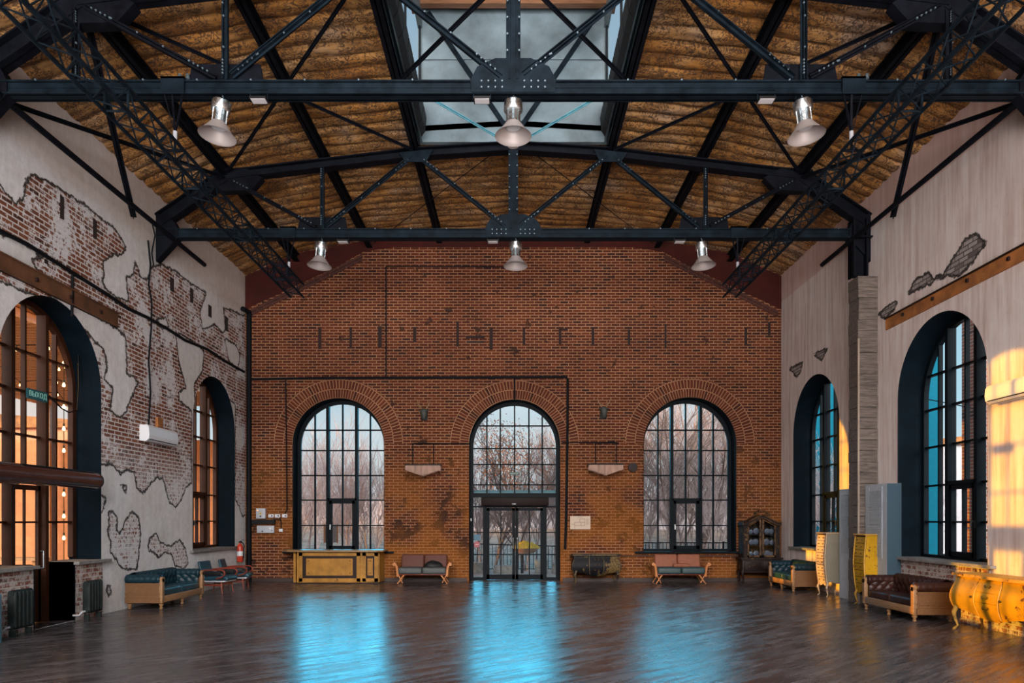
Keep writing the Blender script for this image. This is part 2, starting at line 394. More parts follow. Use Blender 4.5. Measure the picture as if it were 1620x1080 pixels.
def damask():
    m = mat('gold_damask_cloth', rough=0.75); t = NT(m.node_tree); b = t.n['Principled BSDF']
    pos = t.new('ShaderNodeTexCoord').outputs['Object']
    n0 = t.noise(pos, 0.8, 4, 0.6)
    base = t.ramp(n0, (0.25, (0.16, 0.060, 0.016)), (0.42, (0.36, 0.165, 0.034)), (0.56, (0.46, 0.26, 0.10)), (0.70, (0.40, 0.29, 0.21)))
    w = t.noise(pos, 5.5, 2, 0.5, 2.6)
    sc = t.math('ABSOLUTE', t.math('SUBTRACT', w, 0.5))
    pat = t.math('MULTIPLY', t.step(sc, 0.075, 0.030), t.step(t.noise(pos, 3.0, 3), 0.32, 0.46))
    col = t.mix(t.math('MULTIPLY', pat, 0.85), base, (0.045, 0.022, 0.012))
    st = t.noise(t.new('ShaderNodeMapping', i_Vector=pos, i_Scale=(0.8, 5, 1)).outputs[0], 1.6, 6, 0.7)
    col = t.mix(0.8, col, t.ramp(st, (0.36, (0.20, 0.14, 0.10)), (0.50, (0.75, 0.7, 0.65)), (0.62, (1.25, 1.2, 1.15))), 'MULTIPLY')
    t.l.new(col, b.inputs['Base Color'])
    bn = t.new('ShaderNodeBump', i_Strength=0.5, i_Distance=0.02, i_Height=t.noise(pos, 9.0, 5)); t.l.new(bn.outputs[0], b.inputs['Normal'])
    return m
M_damask = damask()
M_steel = mat('black_blue_painted_steel', (0.004, 0.005, 0.008), 0.6, spec=0.06, vary=0.5, vscale=5, bump=0.3, bscale=30)
M_steel2 = mat('grey_blue_painted_steel', (0.0055, 0.010, 0.015), 0.5, spec=0.05, vary=0.5, vscale=5)
M_bolt = mat('rivet_steel', (0.12, 0.17, 0.21), 0.35, metal=0.4)
M_rust = mat('rusty_steel', (0.30, 0.11, 0.028), 0.75, vary=0.6, vscale=2.2, bump=0.5, bscale=25)
M_navy = mat('dark_navy_reveal_paint', (0.003, 0.0075, 0.012), 0.6, spec=0.06, vary=0.3, vscale=3)
M_frame = mat('anthracite_window_frame', (0.005, 0.008, 0.011), 0.45, spec=0.07, vary=0.2)
M_frameb = mat('brown_window_frame', (0.045, 0.016, 0.008), 0.5, spec=0.12, vary=0.2)
M_black = mat('black_plastic', (0.008, 0.008, 0.009), 0.5, spec=0.2)
M_cable = mat('black_cable_rubber', (0.005, 0.006, 0.008), 0.6, spec=0.1)
M_white = mat('white_plastic', (0.66, 0.67, 0.70), 0.35)
M_grey = mat('light_grey_enamel', (0.40, 0.42, 0.46), 0.4, vary=0.12)
M_alu = mat('brushed_aluminium', (0.62, 0.66, 0.68), 0.28, metal=1.0, vary=0.1, bump=0.1)
M_reflector = mat('satin_reflector', (0.42, 0.37, 0.36), 0.5, metal=0.5)
M_redpaint = mat('oxide_red_gable_paint', (0.040, 0.006, 0.004), 0.8, spec=0.2, vary=0.35, vscale=2.5)
M_concrete = mat('sill_concrete', (0.20, 0.19, 0.18), 0.7, vary=0.4, vscale=9, bump=0.5)
M_lantern = mat('zinc_lantern_sheet', (0.11, 0.155, 0.18), 0.5, vary=0.5, vscale=1.1, bump=0.3, bscale=3)
M_brownwood = wood('brown_lantern_boards', (0.10, 0.045, 0.02), (0.25, 0.12, 0.06))
M_sleeper = wood('weathered_timber', (0.022, 0.017, 0.015), (0.17, 0.135, 0.115), axis=0, rough=0.8, scale=1.2)
M_glass = bpy.data.materials.new('window_glass'); M_glass.use_nodes = True
t = NT(M_glass.node_tree); t.n.clear()
tr = t.new('ShaderNodeBsdfTransparent', i_Color=(0.95, 0.98, 0.98)); gl = t.new('ShaderNodeBsdfGlossy', i_Color=(0.8, 0.9, 1.0), i_Roughness=0.03)
mx = t.new('ShaderNodeMixShader', i_0=0.008); t.l.new(tr.outputs[0], mx.inputs[1]); t.l.new(gl.outputs[0], mx.inputs[2])
ou = t.new('ShaderNodeOutputMaterial'); t.l.new(mx.outputs[0], ou.inputs[0])
# ================================================================== THE SHELL
HX, DB, YF = 7.85, 21.0, -2.5          # half width, back wall, open front end
WT = 0.62                              # wall thickness at the windows
T1, T2 = 10.5, 15.8                    # the two roof trusses in view
EAVE = 8.93
ROOF = [(-HX, EAVE), (-6.33, 9.60), (-4.2, 10.0), (-2.12, 10.2), (0, 10.32), (2.12, 10.2), (4.2, 10.0), (6.33, 9.60), (HX, EAVE)]
def roofz(x):
    for (a, za), (b, zb) in zip(ROOF, ROOF[1:]):
        if a-1e-6 <= x <= b+1e-6: return za + (zb-za)*(x-a)/(b-a)
    return EAVE
def Wm(wall, u, v, w=0.0):
    if wall == 'back': return (u, DB+w, v)
    return (-HX-w, u, v) if wall == 'left' else (HX+w, u, v)
def arch(c, r, z0, zs, n=28):
    return [(c-r, z0), (c-r, zs)] + [(c-r*math.cos(math.pi*k/n), zs+r*math.sin(math.pi*k/n)) for k in range(1, n)] + [(c+r, zs), (c+r, z0)]
#           wall    centre  r     sill  spring  kind
OPEN = {
 'window_1': ('left', 12.28, 1.38, 1.05, 4.20, 'slot'),
 'window_2': ('left', 18.88, 1.33, 1.05, 4.22, 'win'),
 'window_3': ('back', -5.12, 1.345, 0.87, 4.02, 'win'),
 'door_1':   ('back', 0.04, 1.335, 0.00, 3.99, 'door'),
 'window_4': ('back', 5.175, 1.36, 0.87, 4.03, 'win'),
 'window_5': ('right', 18.67, 1.42, 1.05, 4.15, 'win'),
 'window_6': ('right', 13.25, 1.39, 1.05, 4.22, 'win'),
 'window_7': ('right', 7.85, 1.39, 1.05, 4.22, 'win'),
 'window_8': ('left', 6.85, 1.38, 1.05, 4.20, 'win'),
}
def hole(op):
    wall, c, r, z0, zs, kind = op
    a = arch(c, r, z0, zs)
    if kind == 'slot': a = [(c-0.52, 0.004), (c-0.52, z0)] + a + [(c+0.52, z0), (c+0.52, 0.004)]
    if kind == 'door': a = [(c-r, 0.004)] + a[1:-1] + [(c+r, 0.004)]
    return a
def sdpoly(P, poly):
    """signed distance, positive inside"""
    poly = np.array(poly); d = np.full(len(P), 1e9); ins = np.zeros(len(P), bool)
    for a, b in zip(poly, np.roll(poly, -1, 0)):
        e = b-a; wv = P-a; tt = np.clip((wv@e)/max(e@e, 1e-12), 0, 1)
        d = np.minimum(d, np.linalg.norm(wv-tt[:, None]*e, axis=1))
        c1 = (a[1] <= P[:, 1]) != (b[1] <= P[:, 1])
        xc = a[0] + (P[:, 1]-a[1])*(e[0])/(e[1] if abs(e[1]) > 1e-12 else 1e-12)
        ins ^= c1 & (P[:, 0] < xc)
    return np.where(ins, d, -d)
def wall_sheet(name, wall, outline, ops, m, step=None, fields=None):
    bm = bmesh.new()
    for loop in [outline]+[hole(o) for o in ops]:
        vs = [bm.verts.new((p[0], p[1], 0)) for p in loop]
        for i in range(len(vs)): bm.edges.new((vs[i], vs[(i+1) % len(vs)]))
    bmesh.ops.triangle_fill(bm, use_beauty=True, use_dissolve=False, edges=bm.edges[:])
    outer = [([v.co.copy() for v in f.verts]) for f in bm.faces]
    if step:
        u0, u1 = min(p[0] for p in outline), max(p[0] for p in outline); v0, v1 = min(p[1] for p in outline), max(p[1] for p in outline)
        for no, lo, hi in (((1,0,0), max(u0, 10.0), u1), ((0,1,0), v0, v1)):
            q = lo+step
            while q < hi:
                co = (q, 0, 0) if no[0] else (0, q, 0)
                bmesh.ops.bisect_plane(bm, geom=bm.verts[:]+bm.edges[:]+bm.faces[:], dist=1e-5, plane_co=co, plane_no=no); q += step
    sd = None
    if fields:
        P = np.array([(v.co.x, v.co.y) for v in bm.verts]); s_ = np.full(len(P), -9.0)
        for poly in fields[0]: s_ = np.maximum(s_, sdpoly(P, poly))
        for poly in fields[1]: s_ = np.minimum(s_, -sdpoly(P, poly))
        sd = s_.astype(np.float32)
    for v in bm.verts: v.co = Wm(wall, v.co.x, v.co.y, 0)
    n_in = len(bm.verts)
    for tri in outer: bm.faces.new([bm.verts.new(Wm(wall, p.x, p.y, WT)) for p in tri])
    vs = [bm.verts.new(Wm(wall, p[0], p[1], w)) for p in outline for w in (0, WT)]; n = len(outline)
    for i in range(n): bm.faces.new([vs[2*i], vs[2*i+1], vs[(2*i+3) % (2*n)], vs[(2*i+2) % (2*n)]])
    me = bpy.data.meshes.new(name); bm.verts.index_update(); bm.to_mesh(me); bm.free()
    if sd is not None:
        at = me.attributes.new('sd', 'FLOAT', 'POINT'); full = np.full(len(me.vertices), -1.0, np.float32); full[:len(sd)] = sd; at.data.foreach_set('value', full)
    me.materials.append(m); o = bpy.data.objects.new(name, me); COL.objects.link(o); o['kind'] = 'structure'; return o
def onwall(sign, pts):
    """points measured on the side walls of the photograph, as (depth, height)"""
    out = []
    for x, y in pts:
        Y = HX*FPX/(sign*(x-VX)); out.append((Y, EYE+(VY-y)*Y/FPX))
    return out
L_in = [
 [(-10,285),(0,290),(13,310),(25,323),(38,310),(40,290),(50,275),(77,287),(107,307),(133,323),(157,343),(180,360),(190,373),(200,393),(192,403),(180,402),(163,415),(165,433),(162,447),(167,457),(185,470),(203,478),(201,455),(199,437),(211,436),(213,413),(219,425),(221,437),(234,441),(238,425),(243,420),(257,419),(277,428),(300,447),(327,463),(320,480),(317,493),(320,520),(330,518),(340,512),(352,527),(357,520),(353,487),(366,490),(380,497),(390,500),(390,812),(384,818),(378,800),(372,790),(372,640),(340,610),(303,640),(303,763),(293,773),(287,790),(278,803),(267,793),(258,757),(247,755),(240,763),(227,780),(217,773),(212,747),(200,743),(190,750),(182,740),(173,732),(167,738),(157,730),(150,650),(145,560),(120,507),(60,470),(-10,440)],
 [(172,810),(177,807),(185,817),(185,840),(190,843),(200,820),(210,808),(220,820),(223,847),(220,873),(217,900),(193,900),(187,890),(175,873),(175,857),(170,842),(172,830)],
 [(235,853),(247,843),(253,857),(267,864),(285,853),(293,867),(298,890),(290,900),(276,893),(272,877),(262,873),(250,882),(243,873),(235,870)],
 [(192,768),(200,768),(200,780),(196,776)],
 [(150,777),(167,787),(165,803),(158,813),(150,810)],
 [(169,927),(174,926),(176,937),(172,941),(168,936)],
]
L_out = [
 [(60,450),(110,495),(138,525),(150,540),(160,548),(167,560),(170,580),(165,600),(178,612),(175,650),(190,660),(200,650),(203,640),(218,605),(212,597),(200,590),(200,560),(198,530),(190,525),(186,520),(100,470)],
 [(278,527),(283,573),(295,613),(283,620),(283,633),(302,648),(309,640),(307,607),(320,587),(323,557),(315,548),(290,530)],
 [(-10,368),(20,375),(45,390),(70,403),(50,412),(57,425),(68,435),(70,452),(40,445),(-10,420)],
 [(248,505),(262,502),(267,515),(255,520)],
 [(355,535),(372,545),(380,560),(376,585),(362,570)],
]
R_in = [
 [(1437,463),(1447,443),(1468,430),(1477,440),(1484,438),(1493,433),(1500,420),(1513,403),(1525,380),(1543,368),(1550,377),(1562,385),(1550,397),(1537,417),(1517,437),(1500,436),(1485,442),(1473,448),(1455,456),(1440,464)],
 [(1390,497),(1400,487),(1417,475),(1420,480),(1408,497),(1397,503)],
 [(1248,583),(1270,572),(1267,587),(1260,597),(1255,590)],
 [(1287,560),(1310,550),(1300,570),(1294,566)],
]
ow = [(YF, -0.02), (DB+WT, -0.02), (DB+WT, EAVE+0.14), (YF, EAVE+0.14)]
lo = [onwall(-1, p) for p in L_in]; li = [onwall(-1, p) for p in L_out]
wl = wall_sheet('wall_left', 'left', ow, [OPEN['window_8'], OPEN['window_1'], OPEN['window_2']], M_left, 0.07, (lo, li))
wr = wall_sheet('wall_right', 'right', ow, [OPEN['window_7'], OPEN['window_6'], OPEN['window_5']], M_right, 0.07, ([onwall(1, p) for p in R_in], []))
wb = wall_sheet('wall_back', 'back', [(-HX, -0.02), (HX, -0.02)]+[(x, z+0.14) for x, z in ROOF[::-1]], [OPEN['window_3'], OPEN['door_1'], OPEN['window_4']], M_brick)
struct('floor', MB().box(-HX-WT, YF, -0.12, HX+WT, DB+WT, 0), M_floor)
# roof deck hung with cloth that sags between battens; open over the lantern
LX, LZ, LY = 2.0, 13.05, T2-0.05
def ceil_strip(x0, x1, y0, y1):
    mb = MB(); ny = max(2, int((y1-y0)/0.031)); nx = max(1, int(abs(x1-x0)/0.35))
    xs = sorted(set([x0+(x1-x0)*k/nx for k in range(nx+1)]+[p[0] for p in ROOF if x0 < p[0] < x1]))
    def fn(u, v):
        x = xs[round(u*(len(xs)-1))]; y = y0+(y1-y0)*v
        ph = y/0.37+0.10*math.sin(x*0.9+y*0.3)+0.05*math.sin(x*2.7+y)
        return (x, y, roofz(x)+0.075-0.055*abs(math.sin(math.pi*ph))**0.5*(1+0.25*math.sin(x*1.3+y*0.7))+0.012*math.sin(x*5+y*3))
    return mb.grid(fn, len(xs)-1, ny)
mb = MB()
for a in ((-HX-0.05, -LX, YF, LY), (LX, HX+0.05, YF, LY), (-HX-0.05, HX+0.05, LY, DB+0.1)):
    s_ = ceil_strip(*a); mb.add(s_.v, s_.f)
ceiling = struct('ceiling', mb, M_damask, smooth=60)
mb = MB()
for (a, za), (b, zb) in zip(ROOF, ROOF[1:]):
    for y0, y1 in ((YF, LY), (LY, DB+WT)):
        if y0 == YF and abs(a+b)/2 < LX: continue
        aa, bb = (max(-HX-WT, a-(WT if a == -HX else 0)), b+(WT if b == HX else 0))
        mb.prism([(aa, za+0.13), (bb, zb+0.13), (bb, zb+0.25), (aa, za+0.25)], 'y', y0, y1)
struct('roof_slab', mb, M_brownwood, parent=ceiling)
# lantern over the ridge
mb = MB().box(-LX-0.1, LY, 10.1, LX+0.1, LY+0.12, LZ+0.2)
wall_lant = struct('wall_lantern_end', mb, M_lantern)
lt = MB()
lt.beam((0, LY-0.06, 10.15), (-1.86, LY-0.06, 12.9), 0.09, 0.06, (0,1,0)); lt.beam((0, LY-0.06, 10.15), (1.86, LY-0.06, 12.9), 0.09, 0.06, (0,1,0))
struct('end_wall_brace', lt, M_steel2, parent=wall_lant)
fl = MB().beam((0, LY-0.03, 10.2), (0, LY-0.03, LZ), 0.03, 0.02, (0,1,0)).beam((-LX, LY-0.03, 11.9), (LX, LY-0.03, 11.9), 0.015, 0.02)
struct('sheet_seam', fl, M_lantern, parent=wall_lant)
struct('ceiling_lantern', MB().box(-LX-0.25, YF, LZ, LX+0.25, LY+0.2, LZ+0.15), M_brownwood)
fb = MB().box(-LX, LY-0.35, LZ-0.16, LX, LY-0.2, LZ)
struct('trim_5', fb, M_brownwood)
for sx, nm in ((-1, 'wall_lantern_left'), (1, 'wall_lantern_right')):
    x0, x1 = sorted((sx*LX, sx*(LX+0.1)))
    w_ = struct(nm, MB().box(x0, YF, 10.1, x1, LY, 10.95).box(x0, YF, 12.6, x1, LY, LZ), M_lantern)
    post = MB()
    y = LY-0.05
    while y > YF: post.box((x0+x1)/2-0.02, y-0.04, 10.9, (x0+x1)/2+0.02, y+0.04, 12.65); y -= 2.1
    struct('lantern_mullion', post, M_frame, parent=w_)
    struct('lantern_glass', MB().box((x0+x1)/2-0.004, YF, 10.9, (x0+x1)/2+0.004, LY, 12.65), M_glass, parent=w_)
# gable band of red paint under the roof
lowb = [(-HX, 7.96), (-5.22, 9.19), (-4.39, 9.65), (-3.5, 9.78), (3.5, 9.78), (4.39, 9.65), (5.22, 9.19), (HX, 7.96)]
topb = [(x, z+0.0) for x, z in ROOF[::-1]]
mb = MB().prism(lowb+topb, 'y', DB-0.02, DB+0.001); struct('trim_1', mb, M_redpaint)
mb = MB()
for s_ in (-1, 1):
    for k, dz in ((0, 0.03), (1, 0.13)):
        p0, p1 = Vector((s_*7.75, DB-0.03, 7.90-dz)), Vector((s_*4.4, DB-0.03, 9.56-dz))
        nb = 14
        for i in range(nb):
            a = p0.lerp(p1, i/nb); b = p0.lerp(p1, (i+0.94)/nb); mb.beam(a, b, 0.03, 0.075)
struct('trim_2', mb, mat('dark_border_brick', (0.05, 0.012, 0.007), 0.85, vary=0.4))
# brick arch rings
def ring(c, r, zs, ri, ro, spread, y):
    n = 40; me = bpy.data.meshes.new('brick_arch'); vs = []; fs = []; uv = []
    for k in range(n+1):
        a = -spread + (math.pi+2*spread)*k/n
        for q in (ri, ro):
            vs.append((c-q*math.cos(a), y, zs+q*math.sin(a))); uv.append(((ri+ro)/2*a*0.98, q))
    b = len(vs)
    vs += [(x, DB+0.01, z) for x, _, z in vs]
    for k in range(n):
        fs.append((2*k, 2*k+1, 2*k+3, 2*k+2)); fs.append((2*k+1, b+2*k+1, b+2*k+3, 2*k+3)); fs.append((2*k, 2*k+2, b+2*k+2, b+2*k))
    me.from_pydata(vs, [], fs); L = me.uv_layers.new(name='UVMap')
    for lp in me.loops: L.data[lp.index].uv = uv[lp.vertex_index % b]
    me.materials.append(M_arch); o = bpy.data.objects.new('brick_arch', me); COL.objects.link(o); o.parent = wb; o['kind'] = 'structure'
for k in ('window_3', 'door_1', 'window_4'):
    wl_, c, r, z0, zs, kd = OPEN[k]; ring(c, r, zs, r+0.002, r+0.56, 0.0, DB-0.012)
# dark flat boxes for slots, sockets and knocked-out courses in the back wall
mb = MB()
for px, py, w, h in ((506,535,5,34),(555,533,4,32),(601,533,6,34),(656,529,5,24),(724,528,4,40),(777,536,5,34),(752,533,30,4),(752,541,28,3),(829,532,4,26),(886,532,4,24),(892,521,12,3),(938,532,4,26),(995,533,4,24),(1053,532,3,38),(1180,532,4,26),(1217,520,4,20),(838,600,3,0)):
    if h == 0: continue
    cx, cz = (px-VX)/54, EYE+(VY-py)/54
    mb.box(cx-w/108, DB-0.006, cz-h/108, cx+w/108, DB+0.05, cz+h/108)
M_slot = mat('dark_slot_fill', (0.018, 0.009, 0.008), 0.95); struct('wall_slot', mb, M_slot, parent=wb)
mb = MB()
for px, py, w, h in ((98,328,6,40),(150,362,6,34),(272,450,6,26),(303,467,5,26),(332,492,5,22),(358,512,5,26),(73,414,6,10)):
    (a, za), (b2, zb) = onwall(-1, [(px-w/2, py-h/2), (px+w/2, py+h/2)]); mb.box(-HX-0.05, a, zb, -HX+0.006, b2, za)
struct('wall_slot', mb, M_slot, parent=wl)
# ------------------------------------------------------------------ windows
COLS = (-0.83, 0.0, 0.83); THICK = (-0.43, 0.43)
def chord(z, r, zs): return r if z <= zs else math.sqrt(max(r*r-(z-zs)**2, 0))
def build_opening(name, op, levels, fm, label):
    wall, c, r, z0, zs, kind = op
    Wp = lambda u, v, w: Wm(wall, u, v, w)
    rv = MB(); path = hole(op)
    path = path if kind in ('slot', 'door') else path
    cl = len(path)
    vs = [Wp(u, v, w) for u, v in path for w in (0.0, WT)]
    segs = range(cl-1) if kind != 'win' else range(cl)
    rv.add(vs, [(2*i, 2*i+1, (2*i+3) % (2*cl), (2*i+2) % (2*cl)) for i in segs])
    root = struct(name, rv, M_navy, smooth=30, label=label)
    fw = 0.10; rg = r-fw; wa, wb_ = WT-0.14, WT-0.04
    def bar(mbx, u0, v0, u1, v1, wid, w0, w1):
        a, b_ = Wp(u0, v0, (w0+w1)/2), Wp(u1, v1, (w0+w1)/2)
        up = (0,1,0) if wall == 'back' else (1,0,0)
        mbx.beam(a, b_, wid, w1-w0, up)
    fr = MB()
    A = arch(c, r, z0, zs); B = arch(c, rg, z0+(0.05 if kind != 'door' else 0), zs)
    n = len(A); vs = [Wp(u, v, w) for w in (wa, wb_) for L_ in (A, B) for u, v in L_]
    fs = []
    for i in range(n-1):
        fs += [(i, i+1, n+i+1, n+i), (2*n+i, 3*n+i, 3*n+i+1, 2*n+i+1), (n+i, n+i+1, 3*n+i+1, 3*n+i)]
    fr.add(vs, fs)
    if kind == 'win': bar(fr, c-r, z0+0.03, c+r, z0+0.03, 0.06, wa, wb_)
    struct('window_frame', fr, fm, parent=root)
    mu = MB(); ztop_door = 2.45
    for u in COLS+THICK:
        th = 0.085 if u in THICK and kind != 'door' else 0.042
        zt = zs+math.sqrt(max(rg*rg-u*u, 0)); lowz = z0
        if kind == 'door': lowz = 2.2 if abs(u) < 0.85 else 0
        if kind == 'slot' and abs(u) < 0.4: lowz = ztop_door
        if kind == 'slot' and abs(u) == 0.43: lowz = 0
        if kind == 'win' and u == 0: lowz = z0+1.45
        bar(mu, c+u, lowz, c+u, zt+0.01, th, wa-(0.07 if u in THICK and kind != 'door' else -0.02), wb_)
    for z in levels:
        h = chord(z, rg, zs)
        if kind in ('slot',) and z < ztop_door:
            for s_ in (-1, 1): bar(mu, c+s_*0.45, z, c+s_*h, z, 0.036, wa+0.02, wb_)
        else: bar(mu, c-h, z, c+h, z, 0.036, wa+0.02, wb_)
    if kind == 'win':   # opening sash low in the middle
        zt = levels[-2]; sa, sb = wa-0.05, wa+0.05
        bar(mu, c-0.43, zt+0.02, c+0.43, zt+0.02, 0.07, wa-0.07, wb_)
        sh = MB()
        for s_ in (-1, 1): bar(sh, c+s_*0.345, z0+0.06, c+s_*0.345, zt-0.02, 0.085, sa, sb)
        for z in (z0+0.11, zt-0.06): bar(sh, c-0.39, z, c+0.39, z, 0.09, sa, sb)
        bar(sh, c, z0+0.1, c, zt-0.05, 0.035, sa+0.02, sb); bar(sh, c-0.35, levels[-1], c+0.35, levels[-1], 0.032, sa+0.02, sb)
        so = struct('window_sash', sh, fm, parent=root)
        hd = MB(); bar(hd, c-0.345, levels[-1]-0.12, c-0.345, levels[-1]+0.02, 0.03, sa-0.05, sa-0.025); bar(hd, c-0.345, levels[-1]+0.0, c-0.345, levels[-1]+0.03, 0.04, sa-0.05, sa+0.01)
        struct('window_handle', hd, M_alu, parent=so)
    struct('muntins', mu, fm, parent=root)
    g = MB(); GA = arch(c, rg+0.02, z0 if kind != 'door' else 2.2, zs)
    n = len(GA); gw = WT-0.085
    # fill the outline as a thin pane
    g.add([Wp(u, v, gw-0.003) for u, v in GA]+[Wp(u, v, gw+0.003) for u, v in GA], [tuple(range(n)), tuple(range(2*n-1, n-1, -1))])
    struct('window_glass', g, M_glass, parent=root)
    return root
SIDE_L = (4.68, 4.00, 3.25, 2.48, 1.76); BACK_L = (4.49, 3.88, 3.13, 2.39, 1.63)
W1 = build_opening('window_1', OPEN['window_1'], SIDE_L, M_frameb, 'tall arched window with glazed door in the left wall, nearest')
W2 = build_opening('window_2', OPEN['window_2'], SIDE_L, M_frameb, 'arched window in the left wall near the back corner')
W3 = build_opening('window_3', OPEN['window_3'], BACK_L, M_frame, 'arched window in the back wall behind the golden bar')
D1 = build_opening('door_1', OPEN['door_1'], (4.62, 3.94, 3.46, 2.85), M_frame, 'arched glazed entrance in the middle of the back wall')
W4 = build_opening('window_4', OPEN['window_4'], BACK_L, M_frame, 'arched window in the back wall above the lit sofa')
W5 = build_opening('window_5', OPEN['window_5'], SIDE_L, M_frame, 'arched window in the right wall near the back corner')
W6 = build_opening('window_6', OPEN['window_6'], SIDE_L, M_frame, 'large arched window in the right wall under the rusty lintel')
build_opening('window_7', OPEN['window_7'], SIDE_L, M_frame, 'arched window in the right wall beside the viewer')
build_opening('window_8', OPEN['window_8'], SIDE_L, M_frameb, 'arched window in the left wall beside the viewer')
# sills
def sill(par, wall, c, hw, z, m=M_concrete, out=0.10, th=0.05, u0=None, u1=None):
    a, b = Wm(wall, c-hw if u0 is None else u0, z-th, -out), Wm(wall, c+hw if u1 is None else u1, z+0.002, WT-0.1)
    struct('window_sill', MB().box(min(a[0],b[0]), min(a[1],b[1]), a[2], max(a[0],b[0]), max(a[1],b[1]), b[2]), m, parent=par)
sill(W2, 'left', 18.88, 1.5, 1.05); sill(W5, 'right', 18.67, 1.55, 1.05); sill(W6, 'right', 13.25, 1.6, 1.05)
sill(W1, 'left', 0, 0, 1.05, u0=10.7, u1=11.74); sill(W1, 'left', 0, 0, 1.05, u0=12.80, u1=13.85)
for nm, c in ((W3, -5.12), (W4, 5.175)): sill(nm, 'back', c, 1.62, 0.87, M_frame, 0.09, 0.045)
struct('trim_3', MB().box(1.65, DB-0.035, 0.735, 7.8, DB, 0.765), mat('dark_ledge', (0.05, 0.022, 0.015), 0.8))
# brick stubs below the sills of the side walls
M_stub = plastermat('whitewashed_sill_brick', 'left'); M_stub2 = mat('whitewashed_brick', (0.42, 0.34, 0.31), 0.85, vary=0.4, vscale=8, bump=0.6)
def brickstub(side):
    m = mat('sill_brick_'+side, rough=0.85, spec=0.2); t = NT(m.node_tree); b = t.n['Principled BSDF']; vec, pos, z = wallvec(t, side)
    bc, bh, _ = bricknodes(t, vec, pos, (0.30, 0.11, 0.07), (0.20, 0.075, 0.05), (0.5, 0.44, 0.40), msize=0.014)
    k = t.step(t.noise(pos, 9.0, 6, 0.72), 0.44, 0.56); t.l.new(t.mix(t.math('MULTIPLY', k, 0.8), bc, (0.56, 0.50, 0.47)), b.inputs['Base Color'])
    bn = t.new('ShaderNodeBump', i_Strength=0.9, i_Distance=0.03, i_Height=t.math('ADD', bh, t.noise(pos, 14, 5))); t.l.new(bn.outputs[0], b.inputs['Normal']); return m
M_sb = brickstub('left')
for nm, x0, x1, y0, y1 in (('trim_6', -HX-0.02, -HX+0.012, 10.5, 11.74), ('trim_7', -HX-0.02, -HX+0.012, 12.8, 13.68), ('trim_8', HX-0.012, HX+0.02, 11.8, 14.7), ('trim_9', HX-0.012, HX+0.02, 9.0, 11.8)):
    struct(nm, MB().box(x0, y0, 0, x1, y1, 1.0 if nm != 'trim_9' else 0.30), M_sb)
struct('trim_10', MB().box(-HX-0.5, 12.80, 0, -HX+0.013, 12.83, 1.0).box(-HX-0.5, 11.71, 0, -HX+0.013, 11.74, 1.0), M_navy)
struct('baseboard_back', MB().box(-7.8, DB-0.03, 0, -1.35, DB, 0.10).box(1.45, DB-0.03, 0, 7.8, DB, 0.10), mat('dark_skirting', (0.03, 0.014, 0.010), 0.6))
# glazed door of window 1
def leaf(parent, wall, u0, u1, z1, hinge, levels, fm, wmid=WT-0.09, fr=0.085, bot=0.16):
    mb = MB(); gm = MB(); cu = (u0+u1)/2
    def bx(m_, a, b, z0_, z1_, d=0.03):
        p, q = Wm(wall, a, z0_, wmid-d), Wm(wall, b, z1_, wmid+d); m_.box(min(p[0],q[0]), min(p[1],q[1]), min(p[2],q[2]), max(p[0],q[0]), max(p[1],q[1]), max(p[2],q[2]))
    bx(mb, u0, u0+fr, 0.01, z1); bx(mb, u1-fr, u1, 0.01, z1); bx(mb, u0, u1, z1-fr, z1); bx(mb, u0, u1, 0.01, bot)
    bx(mb, cu-0.016, cu+0.016, bot, z1-fr, 0.018)
    for z in levels: bx(mb, u0+fr, u1-fr, z-0.016, z+0.016, 0.018)
    o = struct('door_leaf', mb, fm, parent=parent); bx(gm, u0+fr, u1-fr, bot, z1-fr, 0.004); struct('door_glass', gm, M_glass, parent=o)
    hm = MB(); a = Wm(wall, hinge, 0.95, wmid-0.09); b = Wm(wall, hinge, 1.25, wmid-0.09); hm.tube(a, b, 0.012, n=8)
    for p in (a, b):
        q = list(p); 
        if wall == 'back': q[1] += 0.07
        else: q[0] -= 0.07
        hm.tube(p, q, 0.01, n=6)
    struct('door_handle', hm, M_alu, parent=o); return o
leaf(W1, 'left', 11.87, 12.69, 2.4, 12.65, (1.76,), M_frameb, bot=0.95)
leaf(D1, 'back', -0.80, 0.055, 2.16, 0.0, (1.42, 0.76), M_frame); leaf(D1, 'back', 0.065, 0.90, 2.16, 0.12, (1.42, 0.76), M_frame)
mb = MB()
for u in (-0.855, 0.945): mb.box(u-0.055, DB+WT-0.15, 0, u+0.055, DB+WT-0.03, 2.25)
mb.box(-1.24, DB+WT-0.16, 2.47, 1.32, DB+WT-0.03, 2.60).box(-1.24, DB+WT-0.12, 2.17, 1.32, DB+WT-0.05, 2.22)
for s0, s1 in ((-1.24, -0.9), (0.99, 1.32)):
    for z in (1.42, 0.76): mb.box(s0, DB+WT-0.11, z-0.016, s1, DB+WT-0.06, z+0.016)
    mb.box(s0, DB+WT-0.12, 0, s1, DB+WT-0.05, 0.08)
struct('door_frame', mb, M_frame, parent=D1)
struct('door_glass', MB().box(-1.24, DB+WT-0.09, 0.05, -0.9, DB+WT-0.082, 2.5).box(0.99, DB+WT-0.09, 0.05, 1.32, DB+WT-0.082, 2.5), M_glass, parent=D1)
